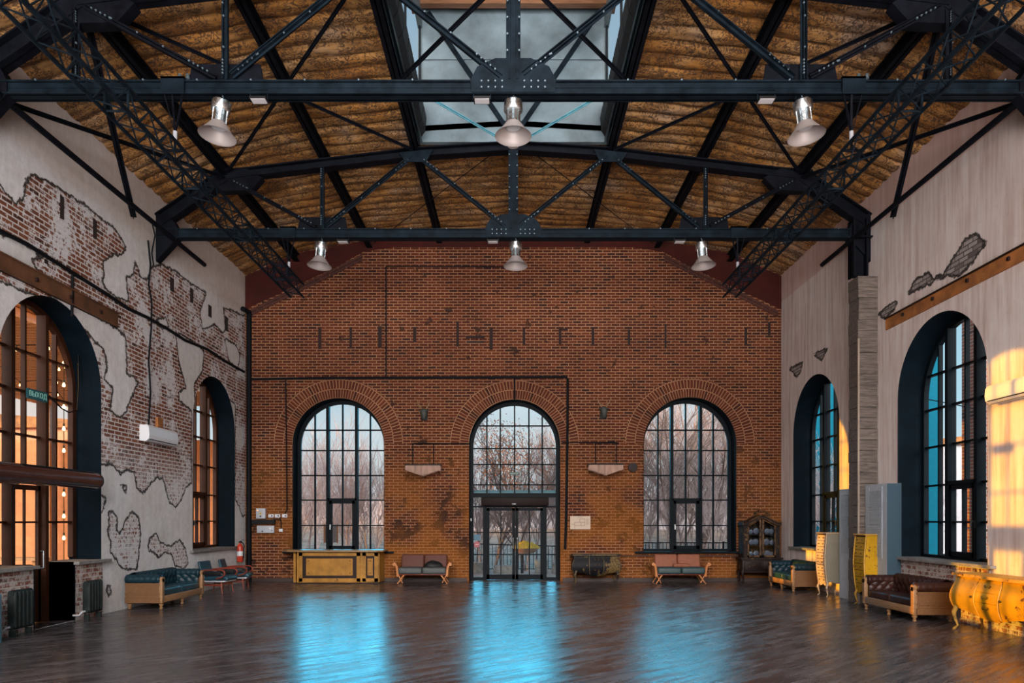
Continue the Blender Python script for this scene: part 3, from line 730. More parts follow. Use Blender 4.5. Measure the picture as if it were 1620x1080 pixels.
# ================================================================== ROOF STEEL
TOPC = [(-7.8, 8.36), (-6.33, 9.36), (-2.12, 9.86), (0, 10.0), (2.12, 9.86), (6.33, 9.36), (7.8, 8.36)]
def topz(x):
    for (a, za), (b, zb) in zip(TOPC, TOPC[1:]):
        if a <= x <= b: return za+(zb-za)*(x-a)/(b-a)
BZ = 8.08
def riv(mb, pts, r=0.016):
    if mb.m2 is None: mb.m2 = len(mb.f)
    for p in pts: mb.lathe([(0, -0.02), (r*0.8, -0.018), (r, 0.0)], 6, p, Matrix.Rotation(R(-90), 3, 'X'))
    return mb
MS = (M_steel, M_bolt); MS2 = (M_steel2, M_bolt)
def make_truss(y, label, post):
    t_ = thing('roof_truss', label, 'roof truss', (0, y, 0))
    mb = MB()
    for (a, za), (b, zb) in zip(TOPC, TOPC[1:]):
        hh = 0.30 if abs(a+b)/2 > 6.4 else 0.20
        mb.ibeam((a, y, za), (b, y, zb), 0.24, hh, t=0.025)
    part('top_chord', mb, M_steel, t_)
    mb = MB(); mb.box(-HX+0.02, y-0.11, BZ-0.10, HX-0.02, y+0.11, BZ-0.075); mb.box(-HX+0.02, y-0.11, BZ+0.075, HX-0.02, y+0.11, BZ+0.10)
    mb.box(-HX+0.02, y-0.075, BZ-0.10, HX-0.02, y-0.055, BZ+0.10); mb.box(-HX+0.02, y+0.055, BZ-0.10, HX-0.02, y+0.075, BZ+0.10)
    mb.box(-HX+0.02, y-0.085, BZ-0.005, HX-0.02, y-0.075, BZ+0.005)
    part('bottom_chord', riv(mb, [(k*0.78+0.1, y-0.115, BZ+0.09) for k in range(-9, 10) if abs(k) > 1]), MS2, t_)
    def strut(p, q, w=0.11, m=M_steel2, yo=-0.09):
        mb = MB(); P, Q = Vector((p[0], y+yo, p[1])), Vector((q[0], y+yo, q[1]))
        mb.beam(P, Q, 0.012, w, (0,1,0)).beam(P, Q, 0.07, 0.012, (0,1,0))
        d = (Q-P).normalized(); nrm = Vector((-d.z, 0, d.x))*(w/2-0.006)
        mb.beam(P-nrm, Q-nrm, 0.07, 0.012, nrm); pts = []
        for k in range(1, 6): pts.append(P.lerp(Q, 0.02+0.035*k)+Vector((0,-0.045,0))); pts.append(Q.lerp(P, 0.02+0.035*k)+Vector((0,-0.045,0)))
        n = int((Q-P).length/0.42)
        for k in range(1, n): pts.append(P.lerp(Q, k/n)+Vector((0.012,-0.045,0)))
        part('strut', riv(mb, pts), (m, M_bolt), t_)
    for s_ in (-1, 1):
        strut((s_*4.2, BZ+0.1), (s_*4.2, topz(s_*4.2)-0.08), 0.12)
        strut((s_*6.2, 9.25), (s_*4.32, BZ+0.15), 0.10, M_steel)
        strut((s_*2.2, 9.75), (s_*4.08, BZ+0.15), 0.13)
        strut((s_*2.05, 9.75), (s_*0.16, BZ+0.15), 0.12)
        if post: strut((s_*6.33, 9.2), (s_*6.33, BZ+0.1), 0.14, M_steel)
        # knee plates at the wall and gussets
        mb = MB().prism([(s_*7.83, BZ+0.45), (s_*7.45, BZ+0.28), (s_*7.35, BZ+0.1), (s_*7.35, BZ-0.1), (s_*7.83, BZ-0.62)], 'y', y-0.10, y+0.10)
        part('bearing_bracket', mb, M_steel, t_)
        mb = MB().prism([(s_*4.75, BZ+0.10), (s_*4.70, BZ+0.38), (s_*3.70, BZ+0.38), (s_*3.65, BZ+0.10)], 'y', y-0.02, y+0.02); part('gusset_plate', mb, M_steel, t_)
        mb = MB().prism([(s_*6.75, 9.12), (s_*6.55, 9.48), (s_*5.9, 9.52), (s_*5.5, 9.30), (s_*5.75, 9.02), (s_*6.4, 9.0)], 'y', y-0.10, y+0.10); part('gusset_plate', mb, M_steel, t_)
        mb = MB().prism([(s_*2.5, 9.82), (s_*2.35, 9.62), (s_*1.9, 9.62), (s_*1.75, 9.9)], 'y', y-0.14, y-0.12); part('gusset_plate', mb, M_steel2, t_)
    mb = MB().box(-0.07, y-0.14, BZ+0.1, -0.045, y-0.04, 9.9).box(0.045, y-0.14, BZ+0.1, 0.07, y-0.04, 9.9).box(-0.105, y-0.10, BZ, 0.105, y-0.09, 9.95); part('king_post', riv(mb, [(q, y-0.14, BZ+0.5+k*0.24) for k in range(6) for q in (-0.085, 0.085)]), MS2, t_)
    mb = MB().prism([(-0.62, BZ+0.09), (-0.52, BZ+0.28), (-0.26, BZ+0.40), (0.26, BZ+0.40), (0.52, BZ+0.28), (0.62, BZ+0.09), (0.60, BZ-0.09), (-0.60, BZ-0.09)], 'y', y-0.125, y-0.115); part('gusset_plate', riv(mb, [(q*(0.16+0.1*i), y-0.13, BZ+j*0.045+0.02) for i in range(4) for q in (-1, 1) for j in (-1, 1)]), MS2, t_)
    return t_
make_truss(T1, 'nearer black riveted steel roof truss spanning the whole hall', True)
make_truss(T2, 'farther black riveted steel roof truss, close to the back wall', False)
# purlins running the length of the hall under the deck
for x, lab in ((-6.33, 'outermost left roof purlin, over the left lighting truss'), (-4.2, 'second roof purlin from the left'), (4.2, 'second roof purlin from the right'), (6.33, 'outermost right roof purlin, over the right lighting truss')):
    z = roofz(x)-0.14; mb = MB().ibeam((x, YF, z), (x, DB-0.02, z), 0.16, 0.22, t=0.022)
    single('roof_purlin', mb, M_steel, 'black steel '+lab, 'beam', 'roof purlins')
for s_, lab in ((-1, 'left'), (1, 'right')):
    x = s_*2.16; z = 10.02
    mb = MB().ibeam((x, YF, z), (x, DB-0.02, z), 0.16, 0.26, t=0.022)
    p = thing('roof_purlin', f'black steel roof purlin edging the {lab} side of the skylight, hung with black blocks', 'beam', (x, YF, z-0.1), group='roof purlins')
    part('beam_web', mb, M_steel, p)
    part('edge_angle', MB().box(x-s_*0.12-0.008, YF, z-0.06, x-s_*0.12+0.008, T2-0.2, z+0.1), M_steel2, p)
    y = T2-0.75; first = None
    while y > 3:
        bl = MB().prism([(0, -0.02), (0.10, 0.10), (0.14, 0.38), (0.03, 0.34), (-0.03, 0.1)], 'y', y-0.24, y+0.24); bl.v = [(s_*(-1.98)*-1-s_*0.02+(-s_)*q[0]*0.8, q[1], 9.98+q[2]) for q in bl.v]
        part('foam_block', bl, M_black, p); y -= 0.52
mb = MB().ibeam((0, T2, 10.12), (0, DB-0.02, 10.12), 0.16, 0.24, t=0.022)
single('roof_purlin', mb, M_steel, 'black steel ridge purlin between the far truss and the back wall', 'beam', 'roof purlins')
# diagonal bracing of the roof plane
def brace(p, q, lab, w=0.07, m=None):
    mb = MB().beam(p, q, w, 0.012).beam(p, q, 0.012, w); single('brace_bar', mb, m or M_steel, lab, 'brace', 'roof bracing bars')
MY = 13.3
for s_, lr in ((-1, 'left'), (1, 'right')):
    brace((s_*2.12, T1, 9.95), (s_*6.25, T2-0.1, 9.42), f'black diagonal roof brace from near truss top to far truss shoulder, {lr} side')
    brace((s_*6.33, T1, 9.4), (s_*2.2, T2-0.1, 9.9), f'black diagonal roof brace from near truss shoulder to far truss top, {lr} side')
    brace((0, T1+0.1, 9.95), (s_*2.1, MY, 9.95), f'black diagonal brace crossing under the skylight towards its {lr} edge', 0.09)
    brace((s_*2.1, MY, 9.95), (0, T2-0.1, 9.98), f'pale blue flat brace below the skylight end wall, {lr} side', 0.06, mat('pale_blue_steel', (0.10, 0.30, 0.38), 0.4, vary=0.3) if s_ < 0 else bpy.data.materials['pale_blue_steel'])
    brace((s_*7.75, T1+0.1, 8.06), (s_*6.33, T2-0.1, 9.3), f'long raking brace from the {lr} wall up to the far truss shoulder', 0.08)
    brace((s_*6.33, T1+0.1, 9.3), (s_*7.6, 14.35, 7.86), f'steep strut falling from near truss shoulder to the {lr} wall', 0.11)
    mb = MB().tube((s_*7.45, YF, BZ-0.13), (s_*7.45, 17.3, BZ-0.13), 0.05, n=8); single('steel_pipe', mb, M_steel, f'black horizontal steel pipe along the top of the {lr} wall', 'pipe')
    # thin stay wires under the far bay
    mb = MB().tube((s_*0.5, T2+0.3, 10.0), (s_*4.0, DB-0.4, 9.75), 0.010, n=5); single('stay_wire', mb, M_steel, f'thin dark stay wire under the far roof bay, {lr} side', 'wire')
# steel columns below the far truss
mb = MB().box(7.42, T2-0.18, 7.12, 7.46, T2+0.10, BZ+0.3).box(7.42, T2-0.04, 7.12, 7.74, T2-0.0, BZ+0.3).box(7.70, T2-0.18, 7.12, 7.74, T2+0.10, BZ+0.3)
c_ = thing('steel_column', 'black steel column stub standing on the timber-clad pillar', 'column', (7.58, T2-0.04, 7.1)); part('shaft', mb, M_steel, c_)
part('cap_plate', MB().box(7.38, T2-0.22, BZ-0.13, 7.82, T2+0.14, BZ-0.10), M_steel, c_)
p_ = thing('timber_pillar', 'tall pillar clad in weathered horizontal timbers by the right wall', 'pillar', (7.64, 15.65, 0))
mb = MB(); z = 0.0; rr = random.Random(3)
while z < 7.02:
    h = 0.235; a, b_, c2 = rr.uniform(-.012, .012), rr.uniform(-.012, .012), rr.uniform(0, .012)
    mb.box(7.43+a, 15.43+b_, z+c2*0.3, HX-0.003, 15.88, z+h-0.006); z += h
part('cladding_board', mb, M_sleeper, p_)
part('corner_strip', MB().box(7.405, 15.40, 0, 7.44, 15.44, 5.7), wood('pale_timber', (0.16, 0.12, 0.09), (0.34, 0.27, 0.22), 2, 0.7), p_)
# ------------------------------------------------------------------ lighting trusses
def light_truss(x, label):
    y0, y1 = 2.5, 16.35; s2 = 0.145; zc = 7.02
    t_ = thing('lighting_truss', label, 'lighting truss', (x, (y0+y1)/2, zc-s2))
    for dx_ in (-s2, s2):
        for dz_ in (-s2, s2): part('main_tube', MB().tube((x+dx_, y0, zc+dz_), (x+dx_, y1, zc+dz_), 0.025, n=8), M_steel2, t_, smooth=True)
    lat = MB(); n = int((y1-y0-0.3)/0.26); st = (y1-y0-0.3)/n
    for k in range(n):
        a, b_ = y0+0.15+k*st, y0+0.15+(k+1)*st; f = 1 if k % 2 else -1
        for q in (-s2, s2):
            lat.tube((x+q, a, zc-f*s2), (x+q, b_, zc+f*s2), 0.011, n=5, cap=False)
            lat.tube((x-f*s2, a, zc+q), (x+f*s2, b_, zc+q), 0.011, n=5, cap=False)
    for k in range(0, n+1, 8):
        yy = y0+0.15+k*st
        for q in (-s2, s2): lat.tube((x+q, yy, zc-s2), (x+q, yy, zc+s2), 0.016, n=5); lat.tube((x-s2, yy, zc+q), (x+s2, yy, zc+q), 0.016, n=5)
    part('lattice', lat, M_steel2, t_)
    return t_
light_truss(-4.93, 'left black box lighting truss hanging under the roof')
light_truss(4.93, 'right black box lighting truss hanging under the roof')
for s_, lr in ((-1, 'left'), (1, 'right')):
    for y, nf in ((T1, 'near'), (T2, 'far')):
        x = s_*4.93; h = thing('truss_hanger', f'V-shaped hanger of the {lr} lighting truss on the {nf} roof truss', 'hanger', (x, y, 7.17), group='lighting truss hangers')
        part('clamp', MB().box(x-0.17, y-0.14, BZ-0.12, x+0.17, y-0.12, BZ+0.13).box(x-0.17, y-0.14, BZ+0.10, x+0.17, y+0.14, BZ+0.13), M_steel2, h)
        mb = MB()
        for dx_ in (-0.14, -0.02, 0.14): mb.beam((x+dx_, y-0.1, BZ-0.08), (x, y-0.05, 7.42), 0.03, 0.012)
        part('strap', mb, M_steel, h)
        part('shackle', MB().tube((x, y-0.05, 7.46), (x, y-0.05, 7.34), 0.03, n=8), M_grey, h)
        part('chain', MB().tube((x, y-0.05, 7.36), (x, y-0.05, 7.17), 0.02, n=6).tube((x-0.12, y-0.05, 7.18), (x+0.12, y-0.05, 7.18), 0.02, n=6), M_steel, h)
# ------------------------------------------------------------------ pendant lamps
def pendant():
    t_ = thing('pendant_lamp', 'x', 'pendant lamp')
    tilt = Matrix.Rotation(R(0), 3, 'Y')
    part('driver_housing', MB().lathe([(0, -0.10), (0.12, -0.10), (0.135, -0.12), (0.135, -0.24), (0.125, -0.255), (0, -0.255)], 28), M_alu, t_, smooth=35, local=True)
    mb = MB()
    for k in range(8):
        a = math.pi*2*(k+0.5)/8; mb.cbox((0.075*math.cos(a), 0.075*math.sin(a), -0.33), (0.05, 0.045, 0.19), Matrix.Rotation(a, 3, 'Z'))
    mb.lathe([(0.05, -0.25), (0.05, -0.43)], 16)
    part('heat_sink', mb, M_alu, t_, local=True)
    part('lamp_shade', MB().lathe([(0.10, -0.42), (0.125, -0.45), (0.16, -0.50), (0.225, -0.585), (0.262, -0.62), (0.266, -0.622), (0.258, -0.618), (0.22, -0.583), (0.155, -0.50), (0.12, -0.455), (0.02, -0.45)], 36), M_reflector, t_, smooth=50, local=True)
    d = part('led_module', MB().lathe([(0, -0.452), (0.11, -0.455), (0.115, -0.475), (0.10, -0.49), (0, -0.50)], 24), M_white, t_, smooth=35, local=True)
    part('hook', MB().sweep([(0, 0, -0.10), (0.02, 0, -0.05), (0.0, 0, 0.0), (-0.015, 0, 0.03)], 0.008, 6), M_bolt, t_, local=True)
    part('cord', MB().sweep([(-0.06, 0, -0.11), (-0.09, 0.01, -0.04), (-0.07, 0, 0.03), (-0.1, 0, 0.12)], 0.006, 5), M_cable, t_, local=True)
    return t_
pl = pendant(); sp_ = []
for x, y, r_, sc, lab in ((-4.24, T1, 0.10, 1.0, 'big silver high-bay lamp under the left end of the near truss'), (0.0, T1, 0.0, 1.0, 'big silver high-bay lamp in the middle of the near truss'), (4.20, T1, -0.10, 1.0, 'big silver high-bay lamp under the right end of the near truss'),
        (-4.21, T2, 0.07, 1.0, 'silver high-bay lamp under the left side of the far truss'), (0.05, T2, 0.0, 1.0, 'silver high-bay lamp in the middle of the far truss'), (4.13, T2, -0.07, 1.0, 'silver high-bay lamp under the right side of the far truss')):
    loc = (x, y-0.05, BZ-0.09 if y == T1 else BZ-0.10)
    o = pl if not sp_ else dup(pl, loc, None, lab, 'high-bay pendant lamps')
    o.location = loc; o.rotation_euler = (R(-3), r_, 0); o['label'] = lab; o['group'] = 'high-bay pendant lamps'; sp_.append(o)
# small lamp on a V bracket under the king post of the far truss
# ------------------------------------------------------------------ floodlights on the chords
def flood():
    t_ = thing('floodlight', 'x', 'floodlight')
    part('lamp_body', MB().box(-0.12, -0.03, -0.145, 0.12, 0.12, -0.11), M_black, t_, local=True)
    part('lamp_glass', MB().box(-0.105, -0.022, -0.149, 0.105, 0.105, -0.144), mat('flood_glass', (0.62, 0.60, 0.62), 0.2), t_, local=True)
    part('yoke', MB().box(-0.13, 0.03, -0.13, -0.12, 0.05, 0.02).box(0.12, 0.03, -0.13, 0.13, 0.05, 0.02).box(-0.13, 0.03, 0.012, 0.13, 0.05, 0.022), M_steel2, t_, local=True)
    return t_
f0 = None
for px, y, lab in ((413, T1, 'small floodlight clamped under the near truss, left half'), (763, T1, 'grey floodlight clamped beside the middle of the near truss'), (1209, T1, 'small floodlight clamped under the near truss, right half'), (544, T2, 'small floodlight under the far truss, left half'), (780, T2, 'white floodlight near the middle of the far truss'), (1074, T2, 'small floodlight under the far truss, right half')):
    loc = ((px-VX)*y/FPX, y-0.12, BZ-0.05); 
    if f0 is None: f0 = flood(); o = f0; o.location = loc
    else: o = dup(f0, loc)
    o['label'] = lab; o['group'] = 'floodlights'
# porcelain insulators standing on the near chord
i0 = None
for x, lab in ((-4.86, 'left one of the insulator pair on the near truss, left'), (-4.74, 'right one of the insulator pair on the near truss, left'), (0.42, 'left one of the insulator pair beside the middle post'), (0.54, 'right one of the insulator pair beside the middle post'), (5.03, 'left one of the insulator pair on the near truss, right'), (5.15, 'right one of the insulator pair on the near truss, right')):
    if i0 is None:
        i0 = finish('insulator', MB().lathe([(0.012, 0), (0.012, 0.03), (0.03, 0.035), (0.032, 0.06), (0.02, 0.065), (0.028, 0.075), (0.026, 0.105), (0.0, 0.12)], 12), mat('dark_porcelain', (0.05, 0.07, 0.08), 0.25), 35, (0,0,0)); o = i0
        tag(o, lab, 'insulator', 'insulators')
    else: o = dup(i0, (0,0,0), None, lab)
    o.location = (x, T1-0.06, BZ+0.10)

# ================================================================== FURNITURE AND FITTINGS
M_teal = mat('teal_leather', (0.005, 0.022, 0.032), 0.42, spec=0.28, vary=0.3, vscale=5, bump=0.2, bscale=30)
M_brownl = mat('oxblood_brown_leather', (0.030, 0.010, 0.007), 0.42, spec=0.28, vary=0.35, vscale=5, bump=0.2, bscale=30)
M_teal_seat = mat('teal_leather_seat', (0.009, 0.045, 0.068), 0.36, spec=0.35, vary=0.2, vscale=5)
M_oak = wood('light_oak', (0.17, 0.085, 0.035), (0.33, 0.18, 0.085), 0)
M_oakd = wood('honey_oak_panel', (0.10, 0.042, 0.015), (0.17, 0.080, 0.030), 0)
M_red_wood = wood('red_lacquered_wood', (0.16, 0.025, 0.014), (0.28, 0.050, 0.026), 0, 0.35)
M_orange_wood = wood('orange_bent_wood', (0.34, 0.12, 0.035), (0.55, 0.22, 0.07), 2, 0.35)
def chesterfield(label, loc, rz, L=1.80, leather=M_teal, seat=None, group=None):
    D, H = 0.78, 0.76
    t_ = thing('chesterfield_sofa', label, 'sofa', loc, rz, group); hx = L/2; seat = seat or leather
    P = lambda nm, mb, m, **k: part(nm, mb, m, k.pop('par', t_), local=True, **k)
    P('front_rail', MB().rbox((0, -D/2+0.03, 0.20), (L-0.1, 0.05, 0.13), 0.008, 2), M_oak, smooth=True)
    for s_ in (-1, 1):
        x = s_*(hx-0.05)
        P('front_post', MB().rbox((x, -D/2+0.035, 0.375), (0.10, 0.07, 0.50), 0.01, 2).tube((x, -D/2+0.0, 0.60), (x, -D/2+0.07, 0.60), 0.058, n=18), M_oak, smooth=35)
        mb = MB().box(s_*(hx-0.03)-0.012, -D/2+0.05, 0.14, s_*(hx-0.03)+0.012, D/2-0.03, 0.52)
        xo = s_*(hx-0.012)
        mb.box(xo-0.012, -D/2+0.05, 0.13, xo+0.012, D/2-0.03, 0.24).box(xo-0.012, -D/2+0.05, 0.30, xo+0.012, D/2-0.03, 0.335).box(xo-0.012, -D/2+0.05, 0.49, xo+0.012, D/2-0.03, 0.53)
        P('side_panel', mb, M_oakd)
        # rolled arm
        def arm(u, v, s_=s_):
            a = 2*math.pi*u; y = -D/2+0.05+(D-0.08)*v
            rr_ = 0.098*(1+0.03*math.sin(v*38))*(1 if 0.02 < v < 0.98 else 0.86)
            return (s_*(hx-0.075)+rr_*math.cos(a)*1.05, y, 0.605+rr_*math.sin(a)*0.95)
        mb = MB().grid(arm, 20, 40, True); n0 = len(mb.v); mb.f.append(tuple(range(20))); mb.f.append(tuple(range(n0-20, n0)))
        P('arm_roll', mb, leather, smooth=70)
    # tufted inner back and inner arms as quilted surfaces
    def tuft(a, b_):
        return (abs(math.cos(math.pi*(a+b_)))*abs(math.cos(math.pi*(a-b_))))**0.4
    bz0, bz1 = 0.36, 0.70
    def back(u, v):
        x = -hx+0.12+(L-0.24)*u; q = tuft(x/0.17, v*1.6)*0.045
        if v < 0.72: z = bz0+(bz1-0.06-bz0)*v/0.72; y = D/2-0.19-0.03*v
        else:
            a = (v-0.72)/0.28*math.pi; z = bz1-0.06+0.075*math.sin(a); y = D/2-0.115-0.105*math.cos(a)
        return (x, y-q*(1 if v < 0.72 else 0.5), z+q*(0 if v < 0.72 else 0.6))
    P('tufted_back', MB().grid(back, int(L/0.025), 26), leather, smooth=75)
    P('back_roll', MB().rbox((0, D/2-0.085, 0.50), (L-0.06, 0.13, 0.40), 0.06, 4), leather, smooth=75)
    for s_ in (-1, 1):
        def ia(u, v, s_=s_):
            y = -D/2+0.07+(D-0.28)*u; q = tuft(y/0.17, v*1.4)*0.035
            return (s_*(hx-0.135)-s_*(0.02+q)-s_*-0.02*v, y, bz0+0.26*v)
        P('tufted_arm', MB().grid(ia, 26, 18), leather, smooth=75)
    nb = []
    b_ = MB()
    for j in range(3):
        for k in range(int(L/0.17)+2):
            x = -hx+0.15+k*0.17+(0.085 if j % 2 else 0); 
            x = round((x)/0.085)*0.085
            if abs(x) < hx-0.14: b_.lathe([(0, 0.012), (0.012, 0.006), (0.013, 0)], 8, (x, D/2-0.20-0.02*j, 0.40+0.085*j), Matrix.Rotation(R(90), 3, 'X'))
    P('upholstery_buttons', b_, leather, smooth=True)['kind'] = 'stuff'
    w2 = (L-0.27)/2
    for s_ in (-1, 1):
        P('seat_cushion', MB().rbox((s_*w2/2, -0.075, 0.325), (w2-0.008, D-0.26, 0.15), 0.04, 4, puff=0.012), seat, smooth=75)
    for s_ in (-1, 0, 1):
        for y in (-D/2+0.055, D/2-0.09):
            P('foot', MB().lathe([(0.018, 0), (0.032, 0.008), (0.036, 0.03), (0.022, 0.045), (0.026, 0.06), (0.045, 0.09), (0.048, 0.105), (0.030, 0.115), (0.03, 0.14)], 16, (s_*(hx-0.07), y, 0)), M_oak, smooth=50)
    return t_
chesterfield('teal tufted chesterfield sofa with oak frame below the broken plaster of the left wall', (-7.42, 15.33, 0), R(90), 1.95, M_teal, M_teal_seat)
chesterfield('teal tufted chesterfield sofa under the small right window, near the display cabinet', (7.36, 18.75, 0), R(-90), 1.70, M_teal, M_teal_seat)
chesterfield('dark brown tufted chesterfield sofa with oak frame under the big right window', (7.42, 13.52, 0), R(-90), 1.86, M_brownl)
# ---- easy chairs
def armchair(label, loc, rz):
    t_ = thing('armchair', label, 'armchair', loc, rz, 'retro armchairs'); P = lambda nm, mb, m, par=None, **k: part(nm, mb, m, par or t_, local=True, **k)
    w = 0.62
    def pad(pts, th):     # side profile swept across the width
        n = len(pts); mb = MB()
        def fn(u, v):
            a = 2*math.pi*v; i = u*(n-1); k = min(int(i), n-2); f = i-k
            y = pts[k][0]*(1-f)+pts[k+1][0]*f; z = pts[k][1]*(1-f)+pts[k+1][1]*f
            dy, dz_ = pts[k+1][0]-pts[k][0], pts[k+1][1]-pts[k][1]; l = math.hypot(dy, dz_)
            nx_, nz = -dz_/l, dy/l
            cx = math.copysign(abs(math.cos(a))**0.35, math.cos(a))*(w/2-0.05); h = math.copysign(abs(math.sin(a))**0.6, math.sin(a))*th/2*(1 if 0.02 < u < 0.98 else 0.4)
            return (cx, y+nx_*h, z+nz*h)
        mb.grid(lambda v, u: fn(u, v), 24, 30, True); m0 = len(mb.v); mb.f.append(tuple(range(24))); mb.f.append(tuple(range(m0-24, m0)))
        return mb
    P('seat', pad([(-0.36, 0.33), (-0.33, 0.375), (-0.25, 0.40), (0.0, 0.37), (0.22, 0.35)], 0.12), M_teal_seat, smooth=70)
    P('backrest', pad([(0.20, 0.34), (0.27, 0.48), (0.33, 0.62), (0.37, 0.78)], 0.08), M_teal_seat, smooth=70)
    P('seat_board', MB().rbox((0, -0.05, 0.30), (w-0.06, 0.56, 0.03), 0.008, 2), M_grey, smooth=True)
    for s_ in (-1, 1):
        x = s_*(w/2-0.005)
        pts = [(x, 0.33, 0.56), (x, 0.10, 0.575), (x, -0.22, 0.58)] + [(x, -0.24-0.10*math.sin(a), 0.50+0.08*math.cos(a)) for a in [R(q) for q in (20, 50, 80, 110, 140)]] + [(x, -0.25, 0.40), (x, -0.12, 0.37)]
        P('armrest', MB().sweep(pts, 0.024, 8, flat=0.7), M_red_wood, smooth=60)
        P('arm_pad', MB().rbox((x, -0.02, 0.50), (0.03, 0.42, 0.10), 0.012, 2), M_black, smooth=True)
        for y in (-0.24, 0.24): P('leg', MB().sweep([(s_*(w/2-0.06), y*0.9, 0.30), (s_*(w/2-0.04), y*1.08, 0)], [0.02, 0.012], 8), M_red_wood, smooth=60)
        P('side_rail', MB().beam((s_*(w/2-0.055), -0.24, 0.21), (s_*(w/2-0.055), 0.24, 0.21), 0.022, 0.035), M_red_wood)
    P('front_rail', MB().beam((-(w/2-0.05), -0.23, 0.23), (w/2-0.05, -0.23, 0.23), 0.022, 0.04), M_red_wood)
    return t_
armchair('teal retro armchair with red wooden arms, right beside the left chesterfield sofa', (-7.30, 17.72, 0), R(84))
armchair('teal retro armchair with red wooden arms, next to the fire extinguisher corner', (-7.24, 18.72, 0), R(98))
# ---- retro two-seat sofas on the back wall
M_rust_cloth = mat('russet_upholstery', (0.23, 0.075, 0.038), 0.7, vary=0.15, vscale=12, bump=0.2, bscale=120)
M_darkseat = mat('dark_teal_upholstery', (0.022, 0.050, 0.055), 0.5, vary=0.2, vscale=12)
M_greyseat = mat('grey_upholstery', (0.055, 0.065, 0.065), 0.6, vary=0.2, vscale=12)
M_brown_cloth = mat('dark_brown_upholstery', (0.085, 0.024, 0.014), 0.7, vary=0.15, vscale=12)
def retro_sofa(label, loc, cb, cs, cushion):
    t_ = thing('retro_sofa', label, 'sofa', loc, 0); P = lambda nm, mb, m, **k: part(nm, mb, m, t_, local=True, **k)
    T = Matrix.Rotation(R(-12), 3, 'X')
    for s_ in (-1, 1):
        P('back_cushion', MB().rbox((s_*0.33, 0.20, 0.60), (0.65, 0.12, 0.42), 0.05, 4, M=T), cb, smooth=75)
        P('seat_cushion', MB().rbox((s_*0.335, -0.10, 0.37), (0.665, 0.58, 0.18), 0.055, 4, puff=0.01), cs, smooth=75)
        pts = [(s_*0.69, -0.28, 0.20), (s_*0.70, -0.29, 0.36), (s_*0.72, -0.30, 0.48), (s_*0.76, -0.31, 0.56), (s_*0.80, -0.31, 0.575)]
        mb = MB()
        for k in range(len(pts)-1):
            a, b_ = Vector(pts[k]), Vector(pts[k+1]); c_, d_ = a+Vector((0, 0.5, 0)), b_+Vector((0, 0.5, 0)); nn = (b_-a).cross(Vector((0,1,0))).normalized()*0.03
            mb.add([a-nn, b_-nn, d_-nn, c_-nn, a+nn, b_+nn, d_+nn, c_+nn], [(0,1,2,3),(7,6,5,4),(0,4,5,1),(1,5,6,2),(2,6,7,3),(3,7,4,0)])
        P('armrest', mb, M_orange_wood, smooth=50)
        P('arm_roll', MB().sweep([(s_*0.79, -0.33, 0.55), (s_*0.79, 0.2, 0.55)], 0.042, 12), M_orange_wood, smooth=50)
        for y in (-0.24, 0.20):
            P('leg', MB().sweep([(s_*0.52, y, 0.25), (s_*0.70, y*1.15, 0.0)], [0.026, 0.014], 8).sweep([(s_*0.66, y, 0.22), (s_*0.56, y*1.1, 0.02)], [0.018, 0.012], 8) if y < 0 else MB().sweep([(s_*0.52, y, 0.25), (s_*0.70, y*1.15, 0.0)], [0.026, 0.014], 8), M_orange_wood, smooth=50)
    P('base_frame', MB().rbox((0, -0.05, 0.265), (1.30, 0.50, 0.04), 0.01, 2), M_red_wood, smooth=True)
    return t_
retro_sofa('retro two-seat sofa with russet back and orange wooden arms, under the right back window', (4.72, 20.45, 0), M_rust_cloth, M_darkseat, True)
retro_sofa('shaded retro two-seat sofa with dark brown back, left of the entrance', (-2.56, 20.45, 0), M_brown_cloth, M_greyseat, True)
single('throw_pillow', MB().rbox((4.78, 20.40, 0.505), (0.48, 0.16, 0.11), 0.05, 4), M_rust_cloth, 'small russet bolster cushion lying on the sofa under the right back window', 'cushion', smooth=75)
def lump(u, v):
    a = 2*math.pi*u; r_ = math.cos(v*math.pi/2)*(1+0.12*math.sin(3*a+1))
    return (-2.30+0.27*r_*math.cos(a), 20.42+0.11*r_*math.sin(a), 0.475+0.15*math.sin(v*math.pi/2)*(1+0.15*math.sin(a*2)))
mb = MB().grid(lump, 24, 8, True); mb.f.append(tuple(range(24)))
single('black_coat', mb, M_black, 'black bundle of cloth lying on the shaded sofa left of the entrance', 'coat', smooth=75)
# ---- golden bar counter
M_gold = worn('gilded_wood', (0.34, 0.165, 0.030), (0.06, 0.025, 0.010), 0.60, 7, 0.42, 0.3)
M_darkwood = mat('dark_brown_paint', (0.014, 0.006, 0.005), 0.5, spec=0.2, vary=0.3)
M_topwood = wood('bar_top_wood', (0.18, 0.10, 0.04), (0.30, 0.18, 0.08), 0, 0.3)
b = thing('bar_counter', 'gilded bar counter with framed panels under the left back window', 'bar', (-5.08, 20.5, 0))
P = lambda nm, mb, m, par=None, **k: part(nm, mb, m, par or b, **k)
y0 = 20.22
P('carcass', MB().prism([(-6.24, y0+0.30), (-6.07, y0+0.02), (-4.28, y0+0.02), (-3.80, y0+0.12), (-3.76, 20.9), (-6.24, 20.9)], 'z', 0.03, 0.895), M_gold)
P('plinth', MB().prism([(-6.20, y0+0.32), (-6.06, y0+0.05), (-4.28, y0+0.05), (-3.82, y0+0.14), (-3.80, 20.88), (-6.20, 20.88)], 'z', 0, 0.03), M_darkwood)
P('countertop', MB().prism([(-6.55, y0+0.10), (-6.35, y0-0.10), (-3.85, y0-0.10), (-3.66, y0+0.02), (-3.66, 20.93), (-6.55, 20.93)], 'z', 0.895, 0.945), M_topwood)
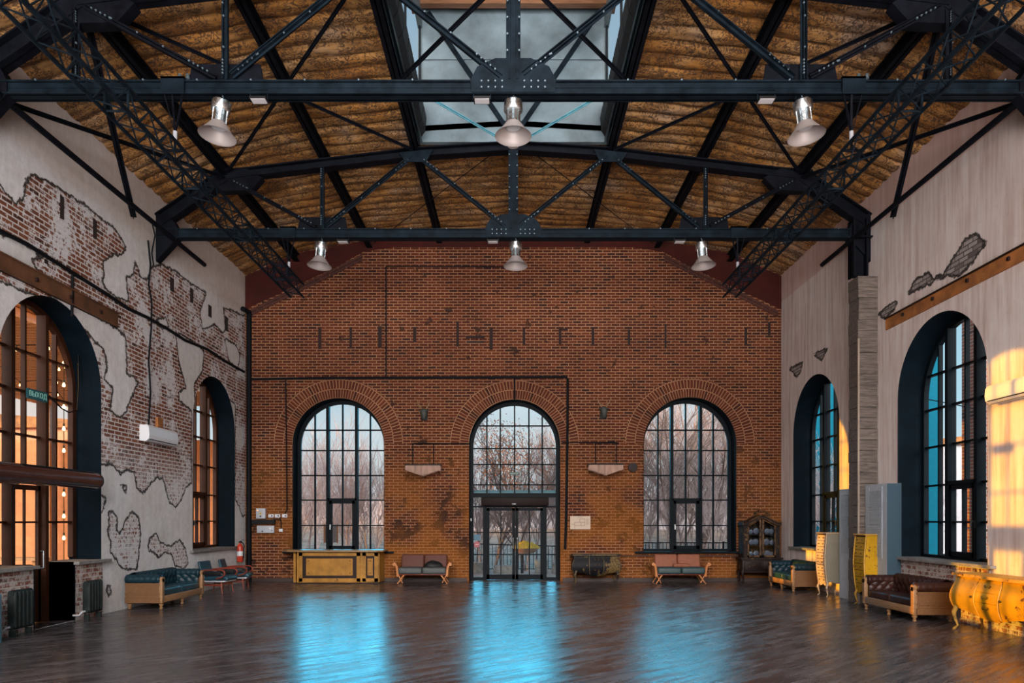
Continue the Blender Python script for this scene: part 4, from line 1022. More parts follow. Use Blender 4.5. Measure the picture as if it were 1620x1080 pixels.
def barpanel(xa, xb, yf, nm='front_panel'):
    par = P(nm, MB().box(xa, yf-0.02, 0.06, xa+0.10, yf, 0.87).box(xb-0.10, yf-0.02, 0.06, xb, yf, 0.87).box(xa, yf-0.02, 0.06, xb, yf, 0.15).box(xa, yf-0.02, 0.78, xb, yf, 0.87), M_gold)
    P('inset', MB().box(xa+0.10, yf-0.008, 0.15, xb-0.10, yf, 0.78), M_darkwood, par)
    mg = 0.11 if xb-xa > 0.8 else 0.045; ix0, ix1 = xa+0.10+mg, xb-0.10-mg
    mb = MB().prism([(ix0, 0.23), (ix1, 0.23), (ix1, 0.71), (ix0, 0.71)], 'y', yf-0.03, yf-0.008)
    if xb-xa > 0.8: mb.box(ix0+0.05, yf-0.045, 0.28, ix1-0.05, yf-0.03, 0.66).box(ix0+0.20, yf-0.058, 0.36, ix1-0.20, yf-0.045, 0.58)
    else: mb.box(ix0+0.02, yf-0.045, 0.26, ix1-0.02, yf-0.03, 0.68)
    P('raised_field', mb, M_gold, par)
    st = MB(); cs = [(ix0+0.07, 0.30), (ix1-0.07, 0.30), (ix0+0.07, 0.64), (ix1-0.07, 0.64)]
    if xb-xa > 0.8: cs += [(ix0+0.25, 0.40), (ix1-0.25, 0.40), (ix0+0.25, 0.54), (ix1-0.25, 0.54)]
    else: cs = [(ix0+0.05, 0.30), (ix1-0.05, 0.30), (ix0+0.05, 0.64), (ix1-0.05, 0.64)]
    for (x, z) in cs: st.lathe([(0.016, 0), (0.014, 0.02), (0, 0.026)], 10, (x, yf-0.028, z), Matrix.Rotation(R(90), 3, 'X'))
    P('stud', st, M_darkwood, par)
barpanel(-6.05, -4.32, y0+0.02); barpanel(-4.26, -3.82, y0+0.03, 'side_panel')
P('corner_pilaster', MB().box(-6.22, y0+0.06, 0.03, -6.16, y0+0.16, 0.89).box(-6.10, y0+0.0, 0.03, -6.04, y0+0.05, 0.89), M_gold)
# ---- bombe commodes
def cabriole(mb, p, dx_, dy_, h, r=0.03):
    x, y = p
    mb.sweep([(x, y, h+0.05), (x+dx_*0.035, y+dy_*0.035, h*0.82), (x+dx_*0.02, y+dy_*0.02, h*0.5), (x-dx_*0.005, y-dy_*0.005, h*0.2), (x+dx_*0.03, y+dy_*0.03, 0.012), (x+dx_*0.045, y+dy_*0.045, 0.0)], [r*1.2, r*1.1, r*0.75, r*0.5, r*0.6, r*0.4], 8)
def bombe(name, label, loc, rz, Wd, Dp, H, leg, mbody, mtrim, knob_m, cat='commode', doors=True):
    t_ = thing(name, label, cat, loc, rz); P = lambda nm, mb, m, par=None, **k: part(nm, mb, m, par or t_, local=True, **k)
    hw = Wd/2; zt = H-0.045
    def swell(z):
        q = (z-leg)/(zt-leg); return 0.10*math.sin(math.pi*min(1, max(0, q*0.95+0.12)))**1.2 - 0.05*(1-q)**2
    def lower(x):     # scalloped lower edge
        q = x/hw; return leg+0.05-0.08*math.cos(q*math.pi*1.0)*(1 if abs(q) < 0.5 else 0.6)
    def front(x, z): return -Dp/2 - swell(z)*0.9 - 0.035*math.cos(x/hw*math.pi/2) 
    def halfw(z): return hw-0.09+swell(z)*0.95
    def shell(u, v):
        # u runs left side -> front -> right side
        x = 0; 
        z0 = leg
        if u < 0.2: f = u/0.2; xx = -1.0; yf = 1-f
        elif u > 0.8: f = (u-0.8)/0.2; xx = 1.0; yf = f
        else: xx = (u-0.2)/0.6*2-1; yf = 0
        zl = lower(xx*hw*0.98) if yf == 0 else leg+0.09
        z = zl+(zt-zl)*v; X = xx*halfw(z); F = front(X, z)
        return (X, F+(Dp/2-F)*yf, z)
    P('body', MB().grid(shell, 60, 20), mbody, smooth=50)
    P('back_board', MB().box(-hw+0.09, Dp/2-0.02, leg+0.1, hw-0.09, Dp/2, zt), mtrim)
    tp = [(-hw-0.01, Dp/2), (-hw-0.01, -Dp/2+0.02)]+[(-hw+0.02+(Wd-0.04)*k/16, -Dp/2-0.06-0.05*math.sin(math.pi*k/16)) for k in range(17)]+[(hw+0.01, -Dp/2+0.02), (hw+0.01, Dp/2)]
    P('top', MB().prism(tp, 'z', zt, H-0.01).prism([(x*0.985, y*0.985) for x, y in tp], 'z', H-0.01, H), mbody if doors == 'own' else mtrim)
    def patch(nm, xa, xb, za, zb, m, off=0.012, par=None):
        def fn(u, v):
            x = xa(v) + (xb(v)-xa(v))*u; zA = za(x) if callable(za) else za; z = zA+(zb-zA)*v
            return (x, front(x, z)-off, z)
        g = MB().grid(fn, 10, 12); n = len(g.v); g.v += [(x, y+off+0.002, z) for x, y, z in g.v[:n]]
        rim = [i for i in range(11)]+[11*j+10 for j in range(1, 13)]+[11*12+i for i in range(9, -1, -1)]+[11*j for j in range(11, 0, -1)]
        for a, b2 in zip(rim, rim[1:]+rim[:1]): g.f.append((a, b2, b2+n, a+n))
        return P(nm, g, m, par, smooth=40)
    cw = Wd*0.125
    def cwid(v): return cw*(1.0+0.10*math.sin(v*math.pi)-0.05*(1-v))
    z_lo = leg+0.03
    for s_ in (-1, 1):
        xa = (lambda v: -halfw(0.5)+0.05) if s_ < 0 else (lambda v: cwid(v)+0.05)
        xb = (lambda v: -cwid(v)-0.05) if s_ < 0 else (lambda v: halfw(0.5)-0.05)
        d_ = patch('door', xa, xb, lambda x: lower(x)+0.05, zt-0.03, mbody)
        kx = s_*(cw+0.10); kz = leg+(zt-leg)*0.52
        P('knob', MB().lathe([(0, 0.035), (0.018, 0.03), (0.02, 0.018), (0.008, 0.01), (0.008, 0)], 12, (kx, front(kx, kz)-0.01, kz), Matrix.Rotation(R(90), 3, 'X')), knob_m, d_, smooth=True)
        st = MB().sweep([(s_*(cwid(k/10)+0.022), front(0.2, z_lo+(zt-z_lo)*k/10)-0.012, z_lo+(zt-z_lo)*k/10) for k in range(11)], 0.012, 6)
        P('stile', st, mtrim, smooth=60)
    for k in range(3):
        a0 = [0.0, 0.42, 0.70][k]; a1 = [0.40, 0.68, 1.0][k]
        za, zb = z_lo+(zt-0.03-z_lo)*a0, z_lo+(zt-0.03-z_lo)*a1
        dr = patch('drawer', lambda v: -cwid(0.5), lambda v: cwid(0.5), za if k else (lambda x: lower(x)+0.03), zb, mbody, 0.016)
        zc = (za+zb)/2+(0.03 if k == 0 else 0); hm = MB()
        for s_ in (-1, 1):
            hm.sweep([(s_*0.02, front(0, zc)-0.03, zc), (s_*0.05, front(0, zc)-0.035, zc-0.015), (s_*0.075, front(0, zc)-0.03, zc+0.012), (s_*0.05, front(0, zc)-0.03, zc+0.025)], 0.006, 6)
        P('handle', hm, knob_m, dr, smooth=60)
    for s_ in (-1, 1):
        m_ = MB(); cabriole(m_, (s_*(hw-0.12), -Dp/2-0.03), s_, -1, leg+0.08, 0.034); P('leg', m_, mtrim, smooth=60)
        m_ = MB(); cabriole(m_, (s_*(hw-0.14), Dp/2-0.05), s_, 0.2, leg+0.08, 0.03); P('leg', m_, mtrim, smooth=60)
        P('corner_moulding', MB().sweep([(s_*(halfw(z)+0.004), front(hw*0.9, z)+0.004, z) for z in [leg+0.06+(zt-leg-0.06)*k/12 for k in range(13)]], 0.014, 6), mtrim, smooth=60)
    return t_
M_yellow = worn('chipped_yellow_paint', (0.44, 0.235, 0.006), (0.09, 0.028, 0.012), 0.575, 8)
M_yellow_trim = worn('yellow_ochre_trim', (0.50, 0.27, 0.05), (0.08, 0.03, 0.015), 0.57, 12)
M_brass = mat('dark_brass', (0.10, 0.055, 0.02), 0.4, metal=0.7)
M_lacq = worn('black_lacquer', (0.006, 0.006, 0.008), (0.10, 0.07, 0.025), 0.56, 5, 0.5)
def goldend(m):
    t = NT(m.node_tree); b = t.n['Principled BSDF']; b.inputs['Specular IOR Level'].default_value = 0.15
    for l in list(b.inputs['Roughness'].links): t.l.remove(l)
    b.inputs['Roughness'].default_value = 0.55
    old = b.inputs['Base Color'].links[0].from_socket; pos = t.new('ShaderNodeTexCoord').outputs['Object']
    x, y, z = t.new('ShaderNodeSeparateXYZ', i_Vector=pos).outputs
    f = t.math('ADD', t.math('SUBTRACT', x, t.math('MULTIPLY', z, 0.35)), t.math('MULTIPLY', t.noise(pos, 4.0, 6, 0.7), 0.7))
    g = t.mix(t.step(t.noise(pos, 22.0, 5, 0.7), 0.42, 0.6), (0.15, 0.10, 0.035), (0.05, 0.028, 0.012))
    t.l.new(t.mix(t.step(f, 0.44, 0.50), old, g), b.inputs['Base Color'])
goldend(M_lacq)
M_lacqtrim = worn('gilt_edged_black', (0.10, 0.075, 0.035), (0.015, 0.012, 0.01), 0.5, 10, 0.4)
bombe('bombe_commode', 'large bright yellow chipped bombe sideboard at the right wall', (7.56, 10.98, 0), R(-90), 1.92, 0.42, 0.93, 0.26, M_yellow, M_yellow_trim, M_brass, 'sideboard')
bombe('bombe_commode', 'low black lacquered bombe commode with worn gold end, right of the entrance', (2.37, 20.66, 0), 0, 1.40, 0.42, 0.82, 0.22, M_lacq, M_lacqtrim, M_brass, 'commode')
# ---- tall narrow chests
def tall_chest(label, loc, rz, mfront, mside, mtrim, nd=8):
    t_ = thing('chest_of_drawers', label, 'chest of drawers', loc, rz, 'tall curved chests'); P = lambda nm, mb, m, par=None, **k: part(nm, mb, m, par or t_, local=True, **k)
    Wd, Dp, H, leg = 0.48, 0.44, 1.50, 0.27; hw = Wd/2
    def fy(z):
        q = (z-leg)/(H-leg); return -Dp/2+0.02-0.045*math.sin(math.pi*min(1, max(0, 0.95-q*0.95)))**1.3 + 0.02*(1-q)**3
    zs_ = [leg+(H-0.03-leg)*k/20 for k in range(21)]
    for s_ in (-1, 1):
        poly = [(fy(z)+0.01, z) for z in zs_[1:]]+[(Dp/2, H-0.03), (Dp/2, leg+0.10)]+[(Dp/2-0.10-0.05*k, leg+0.06-0.02*math.sin(k)) for k in range(1, 6)]
        P('side_panel', MB().prism(poly, 'x', s_*hw-0.012, s_*hw+0.012), mside)
        P('corner_stile', MB().sweep([(s_*(hw-0.005), fy(z)-0.004, z) for z in zs_], 0.016, 8), mtrim, smooth=60)
        for yy, dy_ in ((fy(leg)+0.01, -1), (Dp/2-0.03, 0.3)):
            m_ = MB(); cabriole(m_, (s_*(hw-0.02), yy), s_*0.5, dy_, leg, 0.024); P('leg', m_, mtrim, smooth=60)
    P('back_board', MB().box(-hw, Dp/2-0.015, leg+0.1, hw, Dp/2, H-0.03), M_darkwood)
    P('carcass', MB().grid(lambda u, v: (-hw+Wd*u, fy(leg+(H-0.03-leg)*v)+0.012, leg+(H-0.03-leg)*v), 1, 20), M_darkwood, smooth=60)
    P('top', MB().rbox((0, -0.01, H-0.012), (Wd+0.05, Dp+0.04, 0.03), 0.01, 2), mtrim, smooth=50)
    P('apron', MB().grid(lambda u, v: (-hw+Wd*u, fy(leg)+0.0, leg+0.03-0.05*abs(math.sin(u*math.pi*2))*(1-v)+0.04*v), 16, 2), mfront)
    z0_ = leg+0.05; dh = (H-0.05-z0_)/nd
    for k in range(nd):
        za, zb = z0_+k*dh+0.006, z0_+(k+1)*dh-0.006
        def fn(u, v): z = za+(zb-za)*v; return (-hw+0.02+(Wd-0.04)*u, fy(z)-0.006, z)
        g = MB().grid(fn, 4, 5); n = len(g.v); g.v += [(x, y+0.02, z) for x, y, z in g.v[:n]]
        for a, b2 in [(i, i+1) for i in range(4)]+[(i+25, i+26) for i in range(4)]+[(5*j, 5*j+5) for j in range(5)]+[(5*j+4, 5*j+9) for j in range(5)]: g.f.append((a, b2, b2+n, a+n))
        dr = P('drawer', g, mfront, smooth=40)
        kb = MB()
        for x in (-0.11, 0.11): kb.lathe([(0, 0.03), (0.012, 0.027), (0.014, 0.018), (0.006, 0.01), (0.006, 0)], 10, (x, fy((za+zb)/2)-0.006, (za+zb)/2), Matrix.Rotation(R(90), 3, 'X'))
        P('knob', kb, M_brass, dr, smooth=True)
    return t_
M_cream = worn('chipped_cream_paint', (0.50, 0.40, 0.32), (0.10, 0.035, 0.02), 0.58, 8)
M_olive = mat('olive_grey_paint', (0.19, 0.165, 0.12), 0.5, vary=0.1)
M_cream2 = worn('cream_trim', (0.46, 0.32, 0.20), (0.10, 0.04, 0.02), 0.58, 12)
tall_chest('tall narrow cream and grey chest of eight drawers, left one of the pair', (7.50, 16.92, 0), R(-90), M_cream, M_olive, M_cream2)
tall_chest('tall narrow yellow chest of drawers in front of the timber pillar', (7.54, 15.13, 0), R(-90), M_yellow, M_yellow, M_yellow_trim)
# ---- louvred radiator cabinets
def louvred(y0, y1, z1, lab, yl0, yl1):
    t_ = thing('louvred_cabinet', lab, 'cabinet', (7.72, (y0+y1)/2, 0)); x = 7.56
    part('carcass', MB().box(x, y0, 0, HX-0.003, y1, z1), M_louv, t_); part('side_panel', MB().box(x+0.002, y0-0.012, 0, HX-0.003, y0, z1-0.002), M_louvs, t_)
    mb = MB(); z = 1.05
    while z < z1-0.12: mb.cbox((x-0.004, (yl0+yl1)/2, z), (0.018, yl1-yl0, 0.012), Matrix.Rotation(R(25), 3, 'Y')); z += 0.03
    part('louvre_slats', mb, M_louv, t_); part('slat_frame', MB().box(x-0.008, yl0-0.04, 1.0, x, yl0, z1-0.06).box(x-0.008, yl1, 1.0, x, yl1+0.04, z1-0.06), M_louv, t_)
M_louvs = mat('slate_blue_panel', (0.035, 0.065, 0.090), 0.6, spec=0.2)
M_louv = mat('blue_grey_louvre_paint', (0.38, 0.42, 0.47), 0.6, vary=0.1)
louvred(14.50, 15.39, 2.54, 'pale grey louvred cabinet between the timber pillar and the big right window', 14.72, 15.22)
louvred(15.92, 16.62, 2.50, 'pale grey louvred cabinet behind the cream chest, left of the pillar', 15.98, 16.5)
# ---- display cabinet with plates
M_chin = worn('dark_chinoiserie', (0.012, 0.006, 0.005), (0.11, 0.06, 0.022), 0.56, 11, 0.5)
M_gilt = worn('old_gilding', (0.11, 0.058, 0.025), (0.02, 0.010, 0.006), 0.52, 12, 0.4)
cb = thing('display_cabinet', 'dark carved glazed cabinet full of plates in the right back corner', 'display cabinet', (7.08, 20.62, 0))
P = lambda nm, mb, m, par=None, **k: part(nm, mb, m, par or cb, **k)
X0, X1, YA, YB = 6.56, 7.60, 20.44, 20.86; XC = (X0+X1)/2
P('base', MB().rbox((XC, 20.63, 0.50), (1.16, 0.46, 0.36), 0.06, 3).box(X0-0.08, YA-0.06, 0.66, X1+0.08, YB+0.02, 0.72).box(X0-0.07, YA-0.05, 0.30, X1+0.07, YB, 0.34), M_chin, smooth=40)
for k in range(2): 
    dr = P('drawer', MB().rbox((XC-0.26+0.52*k, YA-0.04, 0.51), (0.46, 0.03, 0.22), 0.01, 2), M_chin, smooth=40)
    P('handle', MB().sweep([(XC-0.33+0.52*k, YA-0.07, 0.53), (XC-0.26+0.52*k, YA-0.075, 0.50), (XC-0.19+0.52*k, YA-0.07, 0.53)], 0.008, 6), M_gilt, dr)
for s_ in (-1, 1):
    for yy, d_ in ((YA, -1), (YB-0.08, 0.2)):
        m_ = MB(); cabriole(m_, (XC+s_*0.52, yy), s_, d_, 0.34, 0.045); P('leg', m_, M_chin, smooth=60)
P('carcass', MB().box(X0, YB-0.03, 0.72, X1, YB, 1.78).box(X0, YA, 0.72, X0+0.03, YB, 1.72).box(X1-0.03, YA, 0.72, X1, YB, 1.72), M_chin)
for z in (0.72, 1.05, 1.36): P('shelf', MB().box(X0+0.03, YA+0.05, z, X1-0.03, YB-0.03, z+0.025), M_darkwood)
ns = 24
def crestz(q): return 1.66+0.20*math.cos(q*math.pi/2)**2-0.02*math.sin(abs(q)*math.pi)
pl_ = [(XC+0.55*(2*k/ns-1), crestz(2*k/ns-1)+0.07) for k in range(ns+1)]+[(XC+0.55*(1-2*k/ns), crestz(1-2*k/ns)-0.03) for k in range(ns+1)]
P('cornice', MB().prism(pl_, 'y', YA-0.06, YB), M_chin)
P('cornice_moulding', MB().sweep([(x, YA-0.07, z) for x, z in pl_[:ns+1]], 0.018, 6).sweep([(x, YA-0.065, z-0.08) for x, z in pl_[:ns+1]], 0.012, 6), M_gilt, smooth=60)
mb = MB(); rr = random.Random(5)
for k in range(13):
    a = math.pi*k/12; cx, cz = XC-0.21*math.cos(a), 1.93+0.11*math.sin(a); mb.sweep([(cx+0.05*math.cos(q+a)*(1-q/8), YA-0.04, cz+0.045*math.sin(q+a)*(1-q/8)) for q in [j*0.7 for j in range(8)]], 0.012, 6)
P('carved_crest', mb, M_gilt, smooth=60)
for s_ in (-1, 1):
    xi, xo = XC+s_*0.015, XC+s_*0.40; zt_i, zt_o = crestz(0.03)-0.05, crestz(0.72)-0.05
    mb = MB().box(min(xi, xi+s_*0.05), YA-0.02, 0.74, max(xi, xi+s_*0.05), YA+0.015, zt_i).box(min(xo-s_*0.04, xo), YA-0.02, 0.74, max(xo-s_*0.04, xo), YA+0.015, zt_o)
    mb.box(min(xi, xo), YA-0.02, 0.74, max(xi, xo), YA+0.015, 0.79)
    mb.sweep([(xi+(xo-xi)*k/8, YA, crestz(0.03+0.69*k/8)-0.06) for k in range(9)], 0.022, 6)
    d_ = P('door', mb, M_gilt, smooth=50)
    P('glass_pane', MB().box(min(xi, xo), YA-0.003, 0.78, max(xi, xo), YA+0.003, min(zt_i, zt_o)), M_glass, d_)
    P('side_pilaster', MB().box(XC+s_*0.46-0.055, YA-0.03, 0.72, XC+s_*0.46+0.055, YA+0.06, 1.70), M_chin)
P('door_lock', MB().lathe([(0, 0.03), (0.02, 0.02), (0.02, 0)], 10, (XC, YA-0.02, 1.28), Matrix.Rotation(R(90), 3, 'X')), M_gilt)
M_plate = mat('blue_white_china', (0.10, 0.11, 0.15), 0.3, vary=0.6, vscale=30); M_plate2 = mat('white_china', (0.55, 0.50, 0.48), 0.25, vary=0.3, vscale=25)
pm = None; n = 0
for zi, z in enumerate((0.745, 1.075, 1.385)):
    for k in range(6):
        x = XC-0.345+0.138*k+(0.02 if k > 2 else -0.02); rad = [0.088, 0.070, 0.082, 0.078, 0.088, 0.066][(k+2*zi) % 6]
        if pm is None:
            pm = finish('china_plate', MB().lathe([(0, 0.006), (0.6, 0.006), (0.98, 0.14), (1.0, 0.15), (0.97, 0.17), (0.6, 0.07), (0, 0.07)], 24, M=Matrix.Rotation(R(-78), 3, 'X') @ Matrix.Identity(3)), M_plate, 40, (0,0,0)); o = pm
            tag(o, '', 'plate', 'plates in the display cabinet')
        else: o = dup(pm, (0,0,0))
        o.scale = (rad,)*3; o.location = (x, 20.62+0.05*((k+zi) % 2), z+rad*0.995)
        o['label'] = f"round china plate on the {['bottom', 'middle', 'top'][zi]} shelf of the display cabinet, {['leftmost', 'second from left', 'third from left', 'third from right', 'second from right', 'rightmost'][k]}"; n += 1
# ---- cast-iron radiators
M_iron = mat('green_black_cast_iron', (0.012, 0.017, 0.016), 0.55, spec=0.2, vary=0.5, vscale=8)
def radiator(label, y0, y1, z1, x):
    t_ = thing('radiator', label, 'radiator', (x, (y0+y1)/2, 0), group='cast iron radiators'); n_ = max(3, int((y1-y0)/0.085))
    for k in range(n_):
        y = y0+(y1-y0)*(k+0.5)/n_
        part('radiator_section', MB().rbox((x, y, z1/2+0.06), (0.14, (y1-y0)/n_*0.72, z1-0.16), 0.028, 3).tube((x, y-0.045, z1-0.05), (x, y+0.045, z1-0.05), 0.05, n=12).tube((x, y-0.045, 0.16), (x, y+0.045, 0.16), 0.05, n=12), M_iron, t_, smooth=60)
    for y in (y0+0.04, y1-0.04): part('foot', MB().beam((x, y, 0.10), (x, y, 0), 0.09, 0.04, (0,1,0)), M_iron, t_)
    part('pipe', MB().sweep([(x, y0-0.02, 0.16), (x, y0-0.10, 0.16), (x-0.04, y0-0.12, 0.10), (x-0.15, y0-0.12, 0.10)], 0.018, 8), M_grey, t_, smooth=60)
radiator('dark cast-iron radiator under the left piece of sill, nearest the viewer', 10.95, 11.40, 0.72, -7.68)
radiator('dark cast-iron radiator right of the glazed side door', 12.87, 13.32, 0.70, -7.68)
single('metal_box', MB().rbox((-7.60, 10.20, 0.36), (0.3, 0.50, 0.72), 0.02, 2), mat('steel_blue_enamel', (0.07, 0.15, 0.21), 0.4), 'blue-grey metal box at the left edge, beside the nearest radiator', 'box', smooth=40)
# ---- air curtain
t_ = thing('air_curtain', 'long brown cylindrical air heater mounted across the big left window', 'air heater', (-7.66, 12.0, 2.36))
M_tube = mat('glossy_brown_enamel', (0.055, 0.018, 0.013), 0.22, spec=0.7, coat=0.4, vary=0.3)
part('housing', MB().tube((-7.66, 11.0, 2.51), (-7.66, 13.12, 2.51), 0.15, n=28), M_tube, t_, smooth=60)
part('end_cap', MB().tube((-7.66, 13.12, 2.51), (-7.66, 13.15, 2.51), 0.155, n=28), M_black, t_, smooth=60)
part('motor_collar', MB().tube((-7.66, 10.3, 2.51), (-7.66, 11.05, 2.51), 0.165, n=28), M_tube, t_, smooth=60)
part('air_grille', MB().box(-7.72, 11.1, 2.655, -7.60, 13.0, 2.672), M_black, t_)
for y in (11.4, 12.8): part('wall_bracket', MB().beam((-7.7, y, 2.62), (-8.3, y, 2.62), 0.03, 0.03), M_steel, t_)
M_rustd = mat('dark_rusty_steel', (0.11, 0.045, 0.018), 0.75, vary=0.6, vscale=2.2, bump=0.5, bscale=25)
# ---- rusty lintels
for nm, x, y0_, y1_, z0_, z1_, lab in (('l', -HX, 10.2, 14.18, 5.60, 5.88, 'rusty steel lintel beam set in the left wall above the big window'), ('r', HX, 10.6, 15.05, 5.78, 6.02, 'orange rusty steel lintel beam set in the right wall above the big window')):
    s_ = 1 if x > 0 else -1; a, b2 = sorted((x-s_*0.035, x+s_*0.05))
    t_ = thing('steel_lintel', lab, 'beam', (x, (y0_+y1_)/2, z0_)); part('web', MB().box(a, y0_, z0_, b2, y1_, z1_), M_rust if s_ > 0 else M_rustd, t_)
    fa, fb_ = sorted((x-s_*0.075, x+s_*0.05)); part('flange', MB().box(fa, y0_, z1_-0.018, fb_, y1_, z1_).box(fa, y0_, z0_, fb_, y1_, z0_+0.018) if s_ < 0 else MB().box(fa, y0_, z1_-0.02, fb_, y1_, z1_), M_rustd if s_ < 0 else M_darkwood, t_)
    mb = MB()
    for k in range(4): yy = y0_+(y1_-y0_)*(0.15+0.23*k); mb.box(min(x-s_*0.07, x), yy, z0_+0.1, max(x-s_*0.07, x), yy+0.05, z0_+0.16)
    part('stub', mb, M_darkwood, t_)
# ---- air conditioners
def aircon(label, x, y0_, y1_, z0_, z1_, s_):
    t_ = thing('air_conditioner', label, 'air conditioner', (x, (y0_+y1_)/2, z0_), group='wall air conditioners')
    prof = [(0, z0_+0.02), (0.13, z0_), (0.20, z0_+0.06), (0.21, z0_+0.14), (0.20, z1_-0.05), (0.17, z1_), (0, z1_)]
    part('casing', MB().prism([(x+s_*d_, z) for d_, z in prof], 'y', y0_, y1_).moved(Matrix.Identity(3)), M_white, t_)
    part('air_outlet', MB().beam((x+s_*0.175, y0_+0.06, z0_+0.028), (x+s_*0.175, y1_-0.06, z0_+0.028), 0.075, 0.012, (s_*0.7, 0, -0.7)), M_black, t_)
    part('vane', MB().beam((x+s_*0.185, y0_+0.06, z0_+0.02), (x+s_*0.185, y1_-0.06, z0_+0.02), 0.05, 0.006, (s_*0.6, 0, -0.8)), M_white, t_)
aircon('white wall air conditioner on the broken brick between the two left windows', -HX, 15.05, 16.35, 3.45, 3.80, 1)
aircon('white wall air conditioner in the yellow sun patch on the right wall', HX, 10.35, 11.62, 3.66, 3.96, -1)
single('junction_box', MB().box(-HX, 15.72, 3.84, -HX+0.06, 15.95, 4.05), M_rust, 'rusty junction box just above the left air conditioner', 'junction box')
# ---- cables, conduits and pipes
def cable(name, pts, r, m, lab, cat='cable', n=7):
    return single(name, MB().sweep(pts, r, n), m, lab, cat, smooth=60)
def wp(sign, pts, off=0.03):
    return [(sign*(HX-off), Y, Z) for Y, Z in onwall(sign, pts)]
cable('cable_bundle', wp(-1, [(-60, 335), (0, 367), (40, 387), (90, 418), (135, 446), (170, 468), (200, 488), (230, 502), (262, 520), (290, 538), (325, 552), (352, 570), (384, 588)], 0.04), 0.035, M_cable, 'thick black cable bundle running down the left wall above both windows')
cable('wall_cable', wp(-1, [(232, 380), (236, 420), (233, 450), (238, 480), (237, 520), (233, 570), (236, 620), (233, 672)]), 0.018, M_cable, 'black cable dropping from the far truss to the left air conditioner')
cable('wall_cable', wp(-1, [(112, 435), (112, 470), (111, 500)]), 0.025, M_cable, 'short black cable from the bundle down to the rusty left lintel')
cable('wall_cable', wp(-1, [(238, 350), (243, 372), (238, 400), (241, 420)]), 0.014, M_cable, 'loose black cable at the left bearing of the far truss')
yb = DB-0.05
bw = lambda pts, off=0.05: [((x-VX)*DB/FPX, DB-off, EYE+(VY-y)*DB/FPX) for x, y in pts]
single('vertical_pipe', MB().sweep([(-7.76, 20.55, 7.85), (-7.70, DB-0.12, 7.85), (-7.70, DB-0.12, 7.7), (-7.70, DB-0.12, 0.0)], 0.07, 12), M_cable, 'thick black vertical pipe in the left back corner', 'pipe', smooth=60)
cable('conduit', bw([(396, 600), (500, 598.5), (700, 597.5), (895, 596.5), (898, 600), (897.5, 690), (896, 800), (894, 868)], 0.045), 0.038, M_cable, 'black conduit crossing the back wall and dropping right of the entrance')
cable('conduit', bw([(611, 423), (611, 500), (611, 596)]), 0.020, M_cable, 'thin black vertical conduit on the left upper back wall')
cable('conduit', bw([(611, 422), (750, 422.5), (832, 423)]), 0.014, M_cable, 'thin horizontal conduit high on the back wall under the truss')
cable('conduit', bw([(453, 600), (454, 700), (455, 806), (452, 812)]), 0.020, M_cable, 'thin conduit running down left of the left back window to the sockets')
cable('conduit', bw([(814, 597), (814, 632)]), 0.022, M_cable, 'short conduit from the long run to the top of the entrance arch')
cable('conduit', bw([(655, 701.5), (744, 702)]), 0.020, M_cable, 'short horizontal conduit from the left fringed lamp to the entrance arch')
cable('conduit', bw([(889, 700), (975, 700)]), 0.016, M_cable, 'short horizontal conduit above the right fringed lamp')
# ---- fringed billiard lamps
def fringed(label, px0, px1, py):
    y = DB-0.30; s2 = FPX/y; x0, x1 = (px0-VX)/s2, (px1-VX)/s2; z = EYE+(VY-py)/s2; xc = (x0+x1)/2
    t_ = thing('fringed_lamp', label, 'lamp', (xc, y, z-0.3), group='fringed lamps')
    part('top_bar', MB().box(x0-0.02, y-0.14, z-0.02, x1+0.02, y+0.14, z+0.02), M_darkwood, t_)
    zb = lambda q: z-0.15-0.17*(1-abs(q))
    for sd_ in (-0.13, 0.13):
        mb = MB(); n_ = 64; rr2 = random.Random(1)
        for k in range(n_):
            q = 2*(k+0.5)/n_-1; x = xc+(x1-x0)/2*q; mb.box(x-0.0052, y+sd_-0.004+rr2.uniform(-.004,.004), zb(q)+rr2.uniform(-.01,.01), x+0.0052, y+sd_+0.004, z-0.02)
        o = part('fringe', mb, M_fringe, t_); o['kind'] = 'stuff'
    part('lining', MB().prism([(x0, z-0.02), (x1, z-0.02), (x1, z-0.14), (xc, z-0.29), (x0, z-0.14)], 'y', y-0.11, y-0.10), M_fringe, t_)
    for x in ((px0+11-VX)/s2, (px0+44-VX)/s2):
        part('hanging_rod', MB().tube((x, y, z+0.02), (x, y, z+0.62), 0.014, n=6), M_cable, t_)
    part('ceiling_bar', MB().tube(((px0+9-VX)/s2, y, z+0.62), ((px0+48-VX)/s2, y, z+0.62), 0.018, n=6).tube(((px0+20-VX)/s2, y, z+0.62), ((px0+20-VX)/s2, DB, z+0.62), 0.014, n=6), M_cable, t_)
M_fringe = mat('dusty_pink_fringe', (0.42, 0.27, 0.21), 0.8, vary=0.35, vscale=14, stretch=(1, 1, 0.15))
fringed('pinkish fringed hanging lamp on the back wall, left of the entrance', 642, 697, 735.5)
fringed('pinkish fringed hanging lamp on the back wall, right of the entrance', 931, 985, 734.5)
